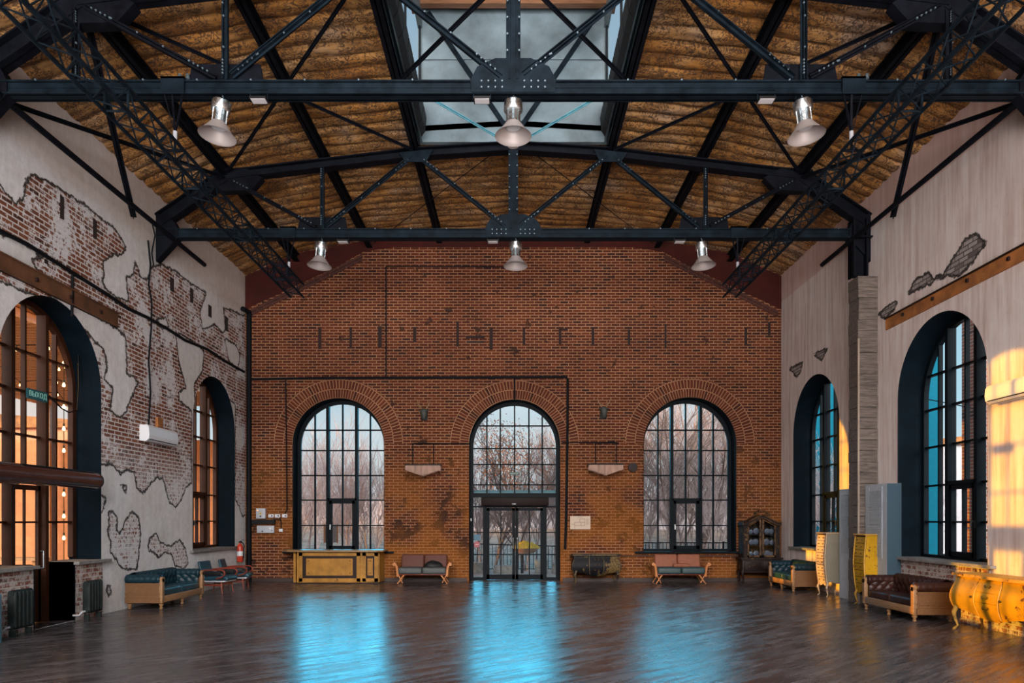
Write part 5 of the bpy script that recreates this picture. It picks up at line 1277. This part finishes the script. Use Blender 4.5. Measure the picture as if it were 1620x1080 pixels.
# ---- antler trophies
def trophy(label, px, py):
    x, z = (px-VX)/54, EYE+(VY-py)/54; y = DB-0.14; t_ = thing('antler_trophy', label, 'trophy', (x, DB, z-0.25), group='antler trophies')
    part('skull', MB().lathe([(0, -0.19), (0.05, -0.17), (0.085, -0.06), (0.11, 0.05), (0.09, 0.12), (0, 0.15)], 14, (x, y, z), Matrix.Diagonal((1, 0.9, 1))), M_skull, t_, smooth=60)
    part('mount_plate', MB().rbox((x, DB-0.02, z-0.02), (0.20, 0.03, 0.34), 0.014, 2), M_black, t_, smooth=True)
    for s_ in (-1, 1):
        mb = MB().sweep([(x+s_*0.05, y, z+0.10), (x+s_*0.10, y, z+0.2), (x+s_*0.17, y-0.03, z+0.31), (x+s_*0.20, y-0.02, z+0.42)], [0.016, 0.014, 0.011, 0.004], 6).sweep([(x+s_*0.12, y, z+0.22), (x+s_*0.20, y-0.05, z+0.27)], [0.010, 0.003], 5).sweep([(x+s_*0.09, y, z+0.18), (x+s_*0.05, y-0.07, z+0.24)], [0.009, 0.003], 5)
        part('antler', mb, M_horn, t_, smooth=60)
        part('ear', MB().sweep([(x+s_*0.08, y, z+0.07), (x+s_*0.17, y, z+0.11)], [0.03, 0.006], 6), M_skull, t_, smooth=60)
M_skull = mat('grey_green_bronze', (0.035, 0.040, 0.035), 0.6, vary=0.3); M_horn = mat('horn', (0.22, 0.13, 0.06), 0.5)
trophy('mounted antlered head on the brick between the left back window and the entrance', 671.5, 655); trophy('mounted antlered head on the brick between the entrance and the right back window', 954.5, 652)
single('wall_speaker', MB().prism([(3.49+0.14*math.cos(R(22.5+45*k)), 3.33+0.14*math.sin(R(22.5+45*k))) for k in range(8)], 'y', DB-0.12, DB), M_darkwood, 'dark octagonal speaker box on the wall left of the right back window', 'speaker')
# ---- evacuation plan board
sx = lambda px: (px-VX)/54; szz = lambda py: EYE+(VY-py)/54
t_ = thing('plan_board', 'cream evacuation plan board on the brick right of the entrance', 'sign', (sx(918), DB, szz(837)))
part('board', MB().box(sx(902), DB-0.02, szz(837), sx(934), DB, szz(816)), mat('cream_board', (0.52, 0.40, 0.30), 0.5), t_)
mb = MB()
def ln(x0, y0_, x1, y1_, w=0.010): mb.beam((sx(x0), DB-0.021, szz(y0_)), (sx(x1), DB-0.021, szz(y1_)), 0.004 if False else w, 0.003, (0,1,0))
for a in ((909, 826, 925, 826), (925, 820.5, 925, 831.5), (917, 820.5, 925, 820.5), (917, 820.5, 917, 826), (909, 831.5, 925, 831.5), (909, 826, 909, 836), (904, 829, 909, 829), (919, 826, 919, 831), (927, 821, 932, 821), (927, 823, 932, 823), (927, 825, 931, 825), (927, 827, 932, 827), (927, 829, 931, 829), (914, 817.3, 922, 817.3)): ln(*a)
part('plan_drawing', mb, mat('plan_ink', (0.14, 0.10, 0.08), 0.6), t_)
# ---- electrical boxes on the left of the back wall
t_ = thing('electrical_cabinet', 'grey electrical cabinet with warning triangle, upper one by the left back corner', 'electrical box', (sx(414.5), DB, szz(820.5)))
part('case', MB().rbox((sx(414.5), DB-0.062, szz(812)), (0.27, 0.12, 0.30), 0.01, 2), M_grey, t_, smooth=40)
wt = part('warning_triangle', MB().prism([(sx(414.5)-0.045, szz(813.6)), (sx(414.5)+0.045, szz(813.6)), (sx(414.5), szz(809.4))], 'y', DB-0.124, DB-0.12), mat('warning_yellow', (0.6, 0.42, 0.03), 0.5), t_)
part('warning_bolt', MB().box(sx(414.5)-0.006, DB-0.127, szz(813), sx(414.5)+0.006, DB-0.124, szz(811)), M_black, wt)
part('round_badge', MB().lathe([(0.025, 0), (0.025, 0.004), (0, 0.004)], 14, (sx(414.5), DB-0.12, szz(816.5)), Matrix.Rotation(R(90), 3, 'X')), M_darkwood, t_)
part('indicator_lamp', MB().box(sx(409), DB-0.124, szz(808), sx(411), DB-0.12, szz(806.5)), mat('indicator', (0.8, 0.3, 0.1), 0.4, emit=((1, 0.35, 0.1), 1.5)), t_)
t_ = thing('electrical_cabinet', 'long pale electrical box, lower one by the left back corner', 'electrical box', (sx(421.5), DB, szz(843)))
part('case', MB().rbox((sx(421.5), DB-0.05, szz(837)), (0.50, 0.10, 0.21), 0.01, 2), M_grey, t_, smooth=40)
part('round_badge', MB().lathe([(0.022, 0), (0.022, 0.004), (0, 0.004)], 14, (sx(417), DB-0.10, szz(840)), Matrix.Rotation(R(90), 3, 'X')).lathe([(0.016, 0), (0.016, 0.004), (0, 0.004)], 14, (sx(432), DB-0.10, szz(839)), Matrix.Rotation(R(90), 3, 'X')), M_darkwood, t_)
part('dial', MB().lathe([(0.025, 0), (0.025, 0.004), (0, 0.004)], 14, (sx(429), DB-0.10, szz(835.5)), Matrix.Rotation(R(90), 3, 'X')), M_white, t_)
single('cable_tray', MB().box(sx(397), DB-0.10, szz(828.5), sx(436), DB, szz(822)).box(sx(433), DB-0.05, szz(822), sx(443), DB-0.02, szz(820.5)), M_black, 'black cable tray between the two electrical boxes', 'cable tray')
o = None
for px, w, lab in ((429.5, 'left', 'left one of the three white wall sockets by the electrical cabinet'), (439.5, 'middle', 'middle one of the three white wall sockets by the electrical cabinet'), (451, 'right', 'right one of the three white wall sockets by the electrical cabinet')):
    t_ = thing('wall_socket', lab, 'socket', (sx(px), DB, szz(818.5)), group='white wall sockets'); part('cover', MB().rbox((sx(px), DB-0.03, szz(815.7)), (0.155, 0.05, 0.10), 0.012, 2), M_white, t_, smooth=40)
    part('outlet', MB().lathe([(0.022, 0), (0.022, 0.006), (0, 0.006)], 12, (sx(px)+0.03, DB-0.055, szz(815.7)), Matrix.Rotation(R(90), 3, 'X')), M_black, t_)
single('switch_box', MB().rbox((sx(445), DB-0.025, szz(838.5)), (0.11, 0.05, 0.09), 0.012, 2), M_white, 'single white switch hanging below the three sockets', 'switch', smooth=40)
cable('wall_cable', bw([(443, 818), (445.5, 826), (445, 836)], 0.03), 0.013, M_cable, 'short black cable from the sockets down to the single white switch')
single('door_switch', MB().rbox((-1.245, DB+0.22, szz(822)), (0.03, 0.10, 0.08), 0.008, 2), M_white, 'small white switch on the left jamb of the entrance', 'switch', smooth=40)
# ---- entrance fittings
t_ = thing('door_operator', 'dark automatic door operator box above the entrance doors', 'door operator', (0.05, DB+WT-0.2, 2.22))
part('housing', MB().rbox((0.05, DB+WT-0.25, 2.345), (2.0, 0.18, 0.25), 0.02, 2), mat('dark_bronze', (0.012, 0.006, 0.005), 0.5, spec=0.1), t_, smooth=40)
part('sensor', MB().rbox((0.02, DB+WT-0.345, 2.27), (0.12, 0.02, 0.03), 0.006, 2), M_grey, t_)
t_ = thing('exit_sign', 'small dark exit sign with pale letters hanging in the entrance arch', 'sign', (sx(813.5), DB+WT-0.2, 3.14))
part('sign_plate', MB().box(sx(806)-0.0, DB+WT-0.20, 3.135, sx(821), DB+WT-0.17, 3.225), mat('sign_green_dark', (0.01, 0.035, 0.028), 0.5), t_)
M_signink = mat('sign_letters', (0.35, 0.55, 0.50), 0.5)
text('lettering', 'ВЫХОД', 0.062, M_signink, Matrix.Translation((sx(813.5), DB+WT-0.202, 3.18)) @ Matrix.Rotation(R(90), 4, 'X'), t_)
part('hanger_wire', MB().tube((sx(813.5), DB+WT-0.18, 3.225), (sx(813.5), DB+WT-0.15, 3.46), 0.006, n=5), M_cable, t_)
single('info_sticker', MB().box(-1.19, DB+WT-0.10, 1.18, -0.99, DB+WT-0.094, 1.36), mat('sticker_blue', (0.01, 0.10, 0.17), 0.4), 'blue square sticker on the left glass beside the entrance doors', 'sticker')
t_ = thing('round_sticker', 'red round no-entry style sticker below the blue one', 'sticker', (-1.09, DB+WT-0.097, 0.97)); 
part('disc', MB().lathe([(0.092, 0), (0.092, 0.005), (0, 0.005)], 20, (-1.09, DB+WT-0.094, 1.06), Matrix.Rotation(R(90), 3, 'X')), mat('sticker_red', (0.30, 0.045, 0.06), 0.4), t_)
part('bar', MB().box(-1.14, DB+WT-0.104, 1.045, -1.04, DB+WT-0.0995, 1.075), mat('sticker_pink', (0.5, 0.3, 0.3), 0.4), t_)
# exit sign on the window of the left wall
t_ = thing('exit_sign', 'turquoise exit sign tilted on a bar of the big left window', 'sign', (-8.2, 12.37, 3.85))
part('sign_plate', MB().box(-8.24, 12.12, 3.86, -8.20, 12.62, 4.03), mat('sign_teal', (0.015, 0.10, 0.12), 0.45), t_)
text('lettering', 'ВЫХОД', 0.125, mat('sign_letters_pale', (0.35, 0.75, 0.66), 0.5), Matrix.Translation((-8.198, 12.37, 3.945)) @ Matrix.Rotation(R(90), 4, 'Z') @ Matrix.Rotation(R(90), 4, 'X'), t_)
cable('wall_cable', [(-8.16, 12.60, 3.98), (-8.1, 12.85, 3.80), (-8.12, 13.1, 3.76), (-8.15, 13.4, 3.85), (-8.15, 13.45, 4.3), (-8.14, 13.42, 4.9)], 0.012, M_cable, 'thin black cable looping from the turquoise exit sign up the window')
# ---- fire extinguisher
t_ = thing('fire_extinguisher', 'red fire extinguisher with white label in the left back corner', 'fire extinguisher', (-7.62, 20.1, 0.62))
ex, ey, ez = -7.66, 20.1, 0.62
part('cylinder', MB().lathe([(0, 0), (0.075, 0.0), (0.085, 0.02), (0.085, 0.42), (0.06, 0.48), (0.025, 0.51), (0.02, 0.54), (0, 0.54)], 20, (ex, ey, ez)), mat('signal_red', (0.42, 0.035, 0.015), 0.35), t_, smooth=50)
part('label_band', MB().lathe([(0.0865, 0.17), (0.0865, 0.30)], 20, (ex, ey, ez)), M_white, t_, smooth=50)
part('valve', MB().box(ex-0.03, ey-0.02, ez+0.53, ex+0.05, ey+0.02, ez+0.58).beam((ex, ey, ez+0.58), (ex+0.12, ey, ez+0.62), 0.02, 0.012), M_black, t_)
part('hose', MB().sweep([(ex+0.05, ey, ez+0.56), (ex+0.12, ey-0.02, ez+0.48), (ex+0.11, ey-0.03, ez+0.25), (ex+0.10, ey-0.02, ez+0.1)], 0.014, 8), M_black, t_, smooth=60)
part('wall_hook', MB().box(-HX, ey-0.02, ez+0.40, ex, ey+0.02, ez+0.43), M_black, t_)
# the white sensor disc under the ridge
t_ = thing('small_lamp', 'small pinkish disc lamp hung by a V bracket below the ridge', 'lamp', (0, 13.9, 9.05))
part('disc_shade', MB().lathe([(0, 0.06), (0.03, 0.05), (0.10, 0.0), (0.105, -0.012), (0.09, -0.01), (0, 0.0)], 24, (0, 0, 0)), M_reflector, t_, smooth=60, local=True)
part('v_bracket', MB().tube((0, 0, 0.06), (-0.12, 0, 0.20), 0.010, n=6).tube((0, 0, 0.06), (0.12, 0, 0.20), 0.010, n=6), M_white, t_, local=True)
part('suspension_rod', MB().tube((-0.12, 0, 0.20), (-0.05, 0, 1.0), 0.006, n=5).tube((0.12, 0, 0.20), (0.05, 0, 1.0), 0.006, n=5), M_cable, t_, local=True)
# ================================================================== OUTSIDE
M_ground = mat('dry_leaf_litter', (0.30, 0.22, 0.17), 0.95, vary=0.5, vscale=1.5)
M_pave = mat('outdoor_paving', (0.26, 0.28, 0.30), 0.8, vary=0.2)
def terrain(u, v):
    x = -70+140*u; y = DB+WT+0.0+75*v
    return (x, y, -0.05 - 0.5*max(0, min(1, (y-26)/6)) + 0.10*max(0, y-38) + 0.15*math.sin(x*0.3)*min(1, max(0, y-27)/5))
g = MB().grid(terrain, 60, 40); struct('ground', g, M_ground, smooth=True)
struct('ground_left', MB().box(-70, -30, -0.3, -HX-WT, DB+WT, -0.06), mat('yard_asphalt', (0.10, 0.085, 0.075), 0.9, vary=0.2))
struct('ground_right', MB().box(HX+WT, -30, -0.3, 70, DB+WT, -0.06), M_pave)
struct('ground_terrace', MB().box(-3, DB+WT, -0.2, 3.2, 25.3, -0.01), M_pave)
# bare trees
M_bark = mat('grey_brown_bark', (0.24, 0.18, 0.165), 0.9, vary=0.4, vscale=6); M_bark2 = mat('pinkish_twig_bark', (0.45, 0.34, 0.33), 0.9, vary=0.4, vscale=5)
M_orleaf = mat('orange_dry_leaves', (0.58, 0.29, 0.19), 0.8, vary=0.35, vscale=9)
def tree_mesh(seed, h, r0, levels, spread, nb, up=0.35, leaves=0):
    rr = random.Random(seed); mb = MB(); lf = MB()
    def grow(p, d, l, r, lv):
        pts = [p]; q = p; dd = d
        segs = 3 if lv else 4
        for k in range(segs):
            dd = (dd+Vector((rr.uniform(-.16,.16), rr.uniform(-.16,.16), rr.uniform(-.05,.12)))).normalized(); q = q+dd*(l/segs); pts.append(q)
        rad = [r*(1-0.55*k/segs) for k in range(segs+1)]
        mb.sweep(pts, rad, 5 if lv == 0 else 3, cap=False)
        if lv >= levels:
            for _ in range(leaves):
                c_ = pts[-1]+Vector((rr.gauss(0,.12), rr.gauss(0,.12), rr.gauss(0,.12))); a = Vector((rr.gauss(0,1), rr.gauss(0,1), rr.gauss(0,1))).normalized()*0.036; b2 = a.cross(Vector((0.3,0.5,0.8))).normalized()*0.028
                lf.add([c_-a, c_-b2, c_+a, c_+b2], [(0,1,2,3)])
            return
        n = nb if lv else nb+1
        for k in range(n):
            f = 0.3+0.7*(k+rr.random()*0.6)/n; i = min(int(f*segs), segs-1); st = pts[i].lerp(pts[i+1], min(1, f*segs-i))
            az = rr.uniform(0, 2*math.pi); side = Vector((math.cos(az), math.sin(az), up+rr.uniform(-.1,.4))).normalized()
            nd = (dd*(1-spread)+side*spread).normalized(); grow(st, nd, l*rr.uniform(0.5, 0.72), max(r*0.5, 0.006), lv+1)
        grow(pts[-1], dd, l*0.6, r*0.42, lv+1)
    grow(Vector((0,0,-0.6)), Vector((rr.uniform(-.08,.08), 0, 1)), h, r0, 0)
    return mb, lf
def gz(x, y): return -0.05-0.5*max(0, min(1, (y-26)/6))+0.10*max(0, y-38)+0.15*math.sin(x*0.3)*min(1, max(0, y-27)/5)
protos = {}
def tree(kind, x, y, label, group, sc=1.0, rz=0):
    if kind not in protos:
        a = {'oak': (11, 4.2, 0.22, 4, 0.62, 4), 'oak2': (23, 4.6, 0.17, 4, 0.55, 4), 'birch': (5, 5.2, 0.07, 3, 0.38, 6), 'birch2': (8, 4.6, 0.06, 3, 0.42, 6), 'leafy': (31, 3.6, 0.08, 3, 0.5, 5), 'brush': (41, 2.6, 0.035, 3, 0.35, 5), 'brush2': (43, 2.4, 0.035, 3, 0.42, 5)}[kind]
        mb, lf = tree_mesh(*a, leaves=9 if kind == 'leafy' else 0)
        t_ = thing('leafy_tree' if kind == 'leafy' else ('brushwood' if 'brush' in kind else 'bare_tree'), '', 'shrub' if 'brush' in kind else 'tree')
        part('branches', mb, M_bark2 if 'b' == kind[0] else M_bark, t_, local=True)
        if lf.v: part('foliage', lf, M_orleaf, t_, local=True)['kind'] = 'stuff'
        protos[kind] = t_; o = t_
    else: o = dup(protos[kind], (0,0,0))
    o.location = (x, y, gz(x, y)); o.rotation_euler = (0, 0, rz); o.scale = (sc,)*3; o['label'] = label; o['group'] = group; return o
G1 = 'bare trees beyond the back windows'
tree('oak', 8.9, 33.0, 'big spreading bare tree in the middle of the right back window', G1, 1.15, 0.4)
tree('oak2', 7.2, 30.5, 'bare tree with leaning trunk left of the big tree in the right back window', G1, 0.95, 2.0)
tree('oak2', 11.2, 36.0, 'bare tree at the right edge of the right back window', G1, 1.0, 4.4)
tree('oak', 3.6, 38.0, 'bare tree seen in the right half of the entrance glass', G1, 1.0, 1.3)
tree('leafy', 0.6, 29.5, 'tree with orange dry leaves in the middle of the entrance arch', 'trees with dry leaves', 1.05, 0.0)
tree('leafy', -0.9, 32.5, 'tree with orange dry leaves low in the left of the entrance arch', 'trees with dry leaves', 1.0, 2.0)
tree('birch', -2.4, 30.0, 'slender dark tree rising along the left edge of the entrance arch', G1, 1.25, 1.0)
tree('birch2', 2.8, 31.0, 'slender twiggy tree along the right edge of the entrance arch', G1, 1.15, 0.3)
rr = random.Random(12)
for i in range(7): tree(('birch', 'birch2')[i % 2], -9.9+1.15*i+rr.uniform(-.4,.4), 31+rr.uniform(-1.5,3), 'slender twiggy bare tree beyond the left back window', 'slender trees beyond the left window', rr.uniform(0.62,0.9), rr.uniform(0,6))
for i in range(7): tree(('birch', 'birch2', 'birch')[i % 3], 5.0+1.5*i+rr.uniform(-.5,.5), 39+rr.uniform(-1.5,3), 'distant twiggy bare tree beyond the right back window', 'distant trees beyond the right window', rr.uniform(0.9,1.3), rr.uniform(0,6))
for i in range(64):
    row = i//22; x = -10.2+1.28*(i % 22)+rr.uniform(-.6,.6); tree(('brush', 'brush2')[i % 2], x, 29.5+3.6*row+rr.uniform(-1,1), 'pinkish brown bare thicket beyond the back wall windows', 'brushwood beyond the back wall', rr.uniform(1.0,1.35)*(1+0.12*row), rr.uniform(0,6))
# wooded slope far behind
def slope(u, v):
    x = -80+160*u; return (x, 60+6*math.sin(u*9), -1+ (4.3+0.5*math.sin(u*23)+0.4*math.sin(u*61)+0.3*math.sin(u*157))*v)
struct('far_slope', MB().grid(slope, 80, 6), mat('hazy_wooded_bank', (0.34, 0.28, 0.28), 0.95, vary=0.45, vscale=0.9), smooth=True)
# terrace railing
def railing(label, x0, x1, y, z0, z1, step=0.13, slope_=0.0):
    t_ = thing('metal_railing', label, 'railing', ((x0+x1)/2, y, z0))
    zt = lambda x: z1+slope_*(x-x0)
    part('top_rail', MB().beam((x0, y, zt(x0)), (x1, y, zt(x1)), 0.05, 0.04).beam((x0, y, z0+0.1), (x1, y, z0+0.1), 0.04, 0.03), M_steel, t_)
    mb = MB(); x = x0
    while x <= x1: mb.tube((x, y, z0+0.1), (x, y, zt(x)), 0.012, n=5, cap=False); x += step
    o = part('balusters', mb, M_steel, t_)
    pm_ = MB(); x = x0
    while x <= x1+0.01: part('post', MB().beam((x, y, z0-0.1), (x, y, zt(x)+0.05), 0.05, 0.05, (0,1,0)), M_steel, t_); x += 1.9
railing('black metal terrace railing outside the entrance doors', -1.9, 1.9, 25.0, -0.01, 0.98, slope_=-0.03)
railing('black metal railing outside the right back window', 4.0, 9.7, 26.6, -0.1, 0.95)
railing('black metal railing below the left back window', -10.0, -4.5, 26.6, -0.1, 0.60)
single('stone_planter', MB().rbox((-0.30, 24.3, 0.12), (0.75, 0.35, 0.30), 0.03, 2), M_concrete, 'low grey stone block outside the left door leaf', 'planter', smooth=40)
single('stone_planter', MB().rbox((-1.15, 24.3, 0.16), (0.45, 0.35, 0.40), 0.03, 2), M_concrete, 'grey stone block outside the left sidelight', 'planter', smooth=40)
single('stone_planter', MB().rbox((0.95, 24.3, 0.20), (0.42, 0.40, 0.48), 0.03, 2), M_concrete, 'taller grey stone block outside the right door leaf', 'planter', smooth=40)
single('stone_planter', MB().rbox((1.55, 24.3, 0.14), (0.5, 0.35, 0.34), 0.03, 2), M_concrete, 'grey stone block outside the right sidelight', 'planter', smooth=40)
t_ = thing('flower_basket', 'hanging basket of yellow flowers outside the right door leaf', 'flower basket', (0.42, 24.2, 0.55))
part('basket', MB().lathe([(0.05, 0.0), (0.30, 0.08), (0.42, 0.22), (0.38, 0.22), (0, 0.16)], 18, (0.42, 24.2, 0.62)), mat('woven_basket', (0.22, 0.10, 0.05), 0.9), t_, smooth=50)
lf = MB(); rr = random.Random(9)
for _ in range(900):
    a, b2 = rr.uniform(0, 6.28), rr.random(); r_ = 0.46*math.sqrt(rr.random()); c_ = Vector((0.42+r_*math.cos(a), 24.2+r_*math.sin(a)*0.7, 0.84+0.26*b2*(1-(r_/0.5)**2)))
    d_ = Vector((rr.gauss(0,1), rr.gauss(0,1), rr.gauss(0,1))).normalized()*0.030; e_ = d_.cross(Vector((0.2,0.9,0.4))).normalized()*0.024; lf.add([c_-d_, c_-e_, c_+d_, c_+e_], [(0,1,2,3)])
part('foliage', lf, mat('yellow_blossom', (0.62, 0.50, 0.06), 0.7, vary=0.3, vscale=20), t_)['kind'] = 'stuff'
part('post', MB().tube((0.30, 24.2, 0), (0.30, 24.2, 0.66), 0.05, n=8), M_steel, t_)
t_ = thing('notice_board', 'small framed notice board on a post beyond the left back window', 'notice board', (-6.30, 25.3, 0))
part('board', MB().box(-6.62, 25.28, 1.0, -6.22, 25.32, 1.62), mat('notice_grey', (0.16, 0.14, 0.14), 0.6), t_)
part('frame', MB().box(-6.68, 25.24, 0.98, -6.62, 25.30, 1.64).box(-6.22, 25.24, 0.98, -6.18, 25.30, 1.64), mat('notice_orange', (0.30, 0.12, 0.05), 0.6), t_)
part('post', MB().tube((-6.42, 25.3, -0.1), (-6.42, 25.3, 1.0), 0.03, n=8), M_steel, t_)
single('awning_slats', (lambda mb: [mb.box(-1.6, DB+WT+0.25+0.28*k, 2.60-0.0*k, 1.7, DB+WT+0.29+0.28*k, 2.68) for k in range(5)] and mb)(MB().box(-1.6, DB+WT+0.02, 2.70, -1.55, DB+WT+1.6, 2.76).box(1.65, DB+WT+0.02, 2.70, 1.70, DB+WT+1.6, 2.76).box(-1.6, DB+WT+0.2, 2.68, 1.7, DB+WT+1.6, 2.70)), mat('cyan_grey_awning', (0.08, 0.22, 0.28), 0.5), 'slatted flat canopy outside above the entrance doors', 'canopy')
# ------- left yard: slatted pergola roof with bulbs, orange building
M_perg = wood('lit_pergola_wood', (0.34, 0.14, 0.045), (0.52, 0.24, 0.09), 1, 0.6)
t_ = thing('pergola', 'slatted wooden canopy roof outside the big left window', 'pergola', (-15.2, 22, -0.06))
mb = MB(); y = 16.0
while y < 30: mb.box(-19.5, y, 6.55, -11.6, y+0.16, 6.60); y += 0.26
part('roof_slats', mb, M_perg, t_)
part('roof_board', MB().box(-19.5, 16.0, 6.85, -11.6, 30, 6.9), M_perg, t_)
for x in (-19.3, -17.4, -15.5, -13.6, -11.8): part('rafter', MB().box(x-0.06, 16.0, 6.60, x+0.06, 30, 6.82), M_perg, t_)
for x, y in ((-11.8, 16.1), (-19.3, 16.1), (-11.8, 29.8), (-19.3, 29.8)): part('post', MB().box(x-0.08, y-0.08, -0.06, x+0.08, y+0.08, 6.6), M_perg, t_)
M_bulb = mat('warm_bulb', (1, 0.7, 0.4), 0.4, emit=((1.0, 0.62, 0.28), 4.0))
b0 = None; nbulb = 0
def bulb(loc, lab, grp):
    global b0
    if b0 is None:
        b0 = thing('light_bulb', lab, 'bulb', loc, group=grp); part('globe', MB().lathe([(0, -0.042), (0.022, -0.032), (0.03, -0.008), (0.021, 0.022), (0.012, 0.05)], 12), M_bulb, b0, smooth=60, local=True); part('socket', MB().lathe([(0.018, 0.045), (0.018, 0.10), (0, 0.10)], 10), M_black, b0, local=True)
    else: dup(b0, loc, None, lab, grp)
wr = MB()
for j, x in enumerate((-12.6, -14.6, -16.8)):
    pts = [(x+0.6*math.sin(k), 16.3+k*1.15, 6.35-0.30*math.sin(math.pi*((k*0.5) % 1))) for k in range(11)]; top = [(x, 16.25, 6.57)]
    cable('string_cable', top+pts+[(pts[-1][0], pts[-1][1]+0.05, 6.57)], 0.012, M_cable, f"string light cable under the pergola, {['nearest the hall', 'middle one', 'farthest from the hall'][j]}", 'cable', 4)
    for k in range(0, 11): bulb((pts[k][0], pts[k][1], pts[k][2]-0.11), 'glowing bulb of the string lights under the pergola', 'bulbs under the pergola')
# bulbs strung vertically in the window reveals
for wn, yy, zz0 in (('big left window', 13.78, 1.45), ('small left window', 20.3, 1.45)):
    cable('string_cable', [(-8.64, yy, -0.06), (-8.64, yy, 5.0)], 0.008, M_cable, f'vertical string light cable at the right edge of the {wn}', 'cable', 4)
    for k in range(9): bulb((-8.64, yy, zz0+0.42*k), f'glowing bulb in the vertical string light at the {wn}', f'bulbs beside the {wn}')
def building(name, label, x0, y0, x1, y1, h, m, nfl, ncol, face='y'):
    t_ = thing(name, label, 'building', ((x0+x1)/2, (y0+y1)/2, -0.1)); part('wall', MB().box(x0, y0, -0.1, x1, y1, h), m, t_)
    part('roof', MB().prism([(x0-0.3, h), (x1+0.3, h), (x1+0.3, h+0.3), ((x0+x1)/2, h+1.2), (x0-0.3, h+0.3)], 'y', y0-0.3, y1+0.3), M_rust, t_)
    for i in range(ncol):
        for j in range(nfl):
            z = 1.0+j*3.0; cx = x0+(x1-x0)*(i+0.5)/ncol
            w = part('window', MB().box(cx-0.55, y0-0.03, z, cx+0.55, y0, z+1.6), M_frame, t_); part('pane', MB().box(cx-0.47, y0-0.045, z+0.08, cx-0.03, y0-0.03, z+1.52).box(cx+0.03, y0-0.045, z+0.08, cx+0.47, y0-0.03, z+1.52), mat('far_pane', (0.2, 0.25, 0.3), 0.2) if 'far_pane' not in bpy.data.materials else bpy.data.materials['far_pane'], w)
building('brick_building', 'orange rendered building across the yard seen through the left windows', -44, 36, -21, 52, 6.4, mat('orange_render', (0.60, 0.25, 0.12), 0.9, vary=0.15), 2, 6)
M_yardwall = mat('salmon_yard_wall', (0.66, 0.235, 0.085), 0.9, vary=0.2, vscale=2)
single('yard_wall', MB().box(-34, 30.5, -0.1, -11.9, 30.9, 5.2), M_yardwall, 'salmon rendered yard wall outside the left windows', 'wall')
t_ = thing('garden_bench', 'wooden bench with table top outside the glazed side door', 'bench', (-13.6, 19.5, -0.06))
part('seat', MB().box(-14.6, 19.2, 0.70, -12.6, 19.7, 0.78), M_perg, t_)
for x in (-14.3, -12.9): part('leg', MB().beam((x, 19.3, -0.06), (x, 19.6, 0.7), 0.08, 0.08, (1,0,0)).beam((x, 19.6, -0.06), (x, 19.3, 0.7), 0.08, 0.08, (1,0,0)), M_perg, t_)
# ------- right side: neighbouring brick building with arch and floodlamps
M_nb = brickmat('neighbour_brick', 'left', (0.42, 0.16, 0.10), (0.30, 0.11, 0.07), (0.45, 0.36, 0.32), stain_and_light=False)
t_ = thing('brick_annex', 'neighbouring brick wall end outside the big right window', 'building', (10.6, 19, -0.06))
part('gable_wall', MB().prism([(10.95, -0.06), (13.2, -0.06), (13.2, 9), (10.95, 9)], 'y', 17.0, 17.5), brickmat('neighbour_brick_end', 'back', (0.42, 0.16, 0.10), (0.30, 0.11, 0.07), (0.45, 0.36, 0.32), stain_and_light=False), t_)
t2_ = thing('added_cyan_wall', 'added turquoise wall bringing cyan into the right windows', 'building', (15, 29, -0.06))  # made-up wall, stands in for the cyan in the right panes
part('wall_face', MB().box(14.2, 26.0, -0.06, 15.55, 27.0, 8.2).box(12.2, 36.0, -0.06, 16.5, 37.0, 9.5), mat('turquoise_backdrop', (0.0, 0.105, 0.16), 0.6, spec=0.1, vary=0.1), t2_)
part('cover_strips', MB().box(14.6, 25.96, -0.06, 14.65, 26.0, 8.2).box(13.4, 35.95, -0.06, 13.46, 36.0, 9.5).box(14.8, 35.95, -0.06, 14.86, 36.0, 9.5), M_steel, t2_)
building('pale_building', 'pale building beyond the right windows', 24, 40, 40, 50, 6, mat('pale_render', (0.45, 0.42, 0.44), 0.9), 2, 5)
fl0 = None
for k in range(4):
    loc = (11.0, 16.85, 2.6+0.95*k)
    if fl0 is None:
        fl0 = thing('outdoor_spotlight', 'white outdoor spotlight on the brick pier outside the big right window', 'spotlight', loc, group='outdoor spotlights'); part('lamp_head', MB().lathe([(0.05, 0), (0.07, 0.12), (0.02, 0.16)], 12), M_white, fl0, local=True); part('arm', MB().tube((0, 0, 0.1), (0.0, 0.16, 0.1), 0.012, n=5), M_steel, fl0, local=True)
    else: dup(fl0, loc)
cable('string_cable', [(8.46, 16.2, 4.7), (11.0, 16.9, 4.4)], 0.012, M_cable, 'cable with black spotlights outside the big right window', 'cable', 4)
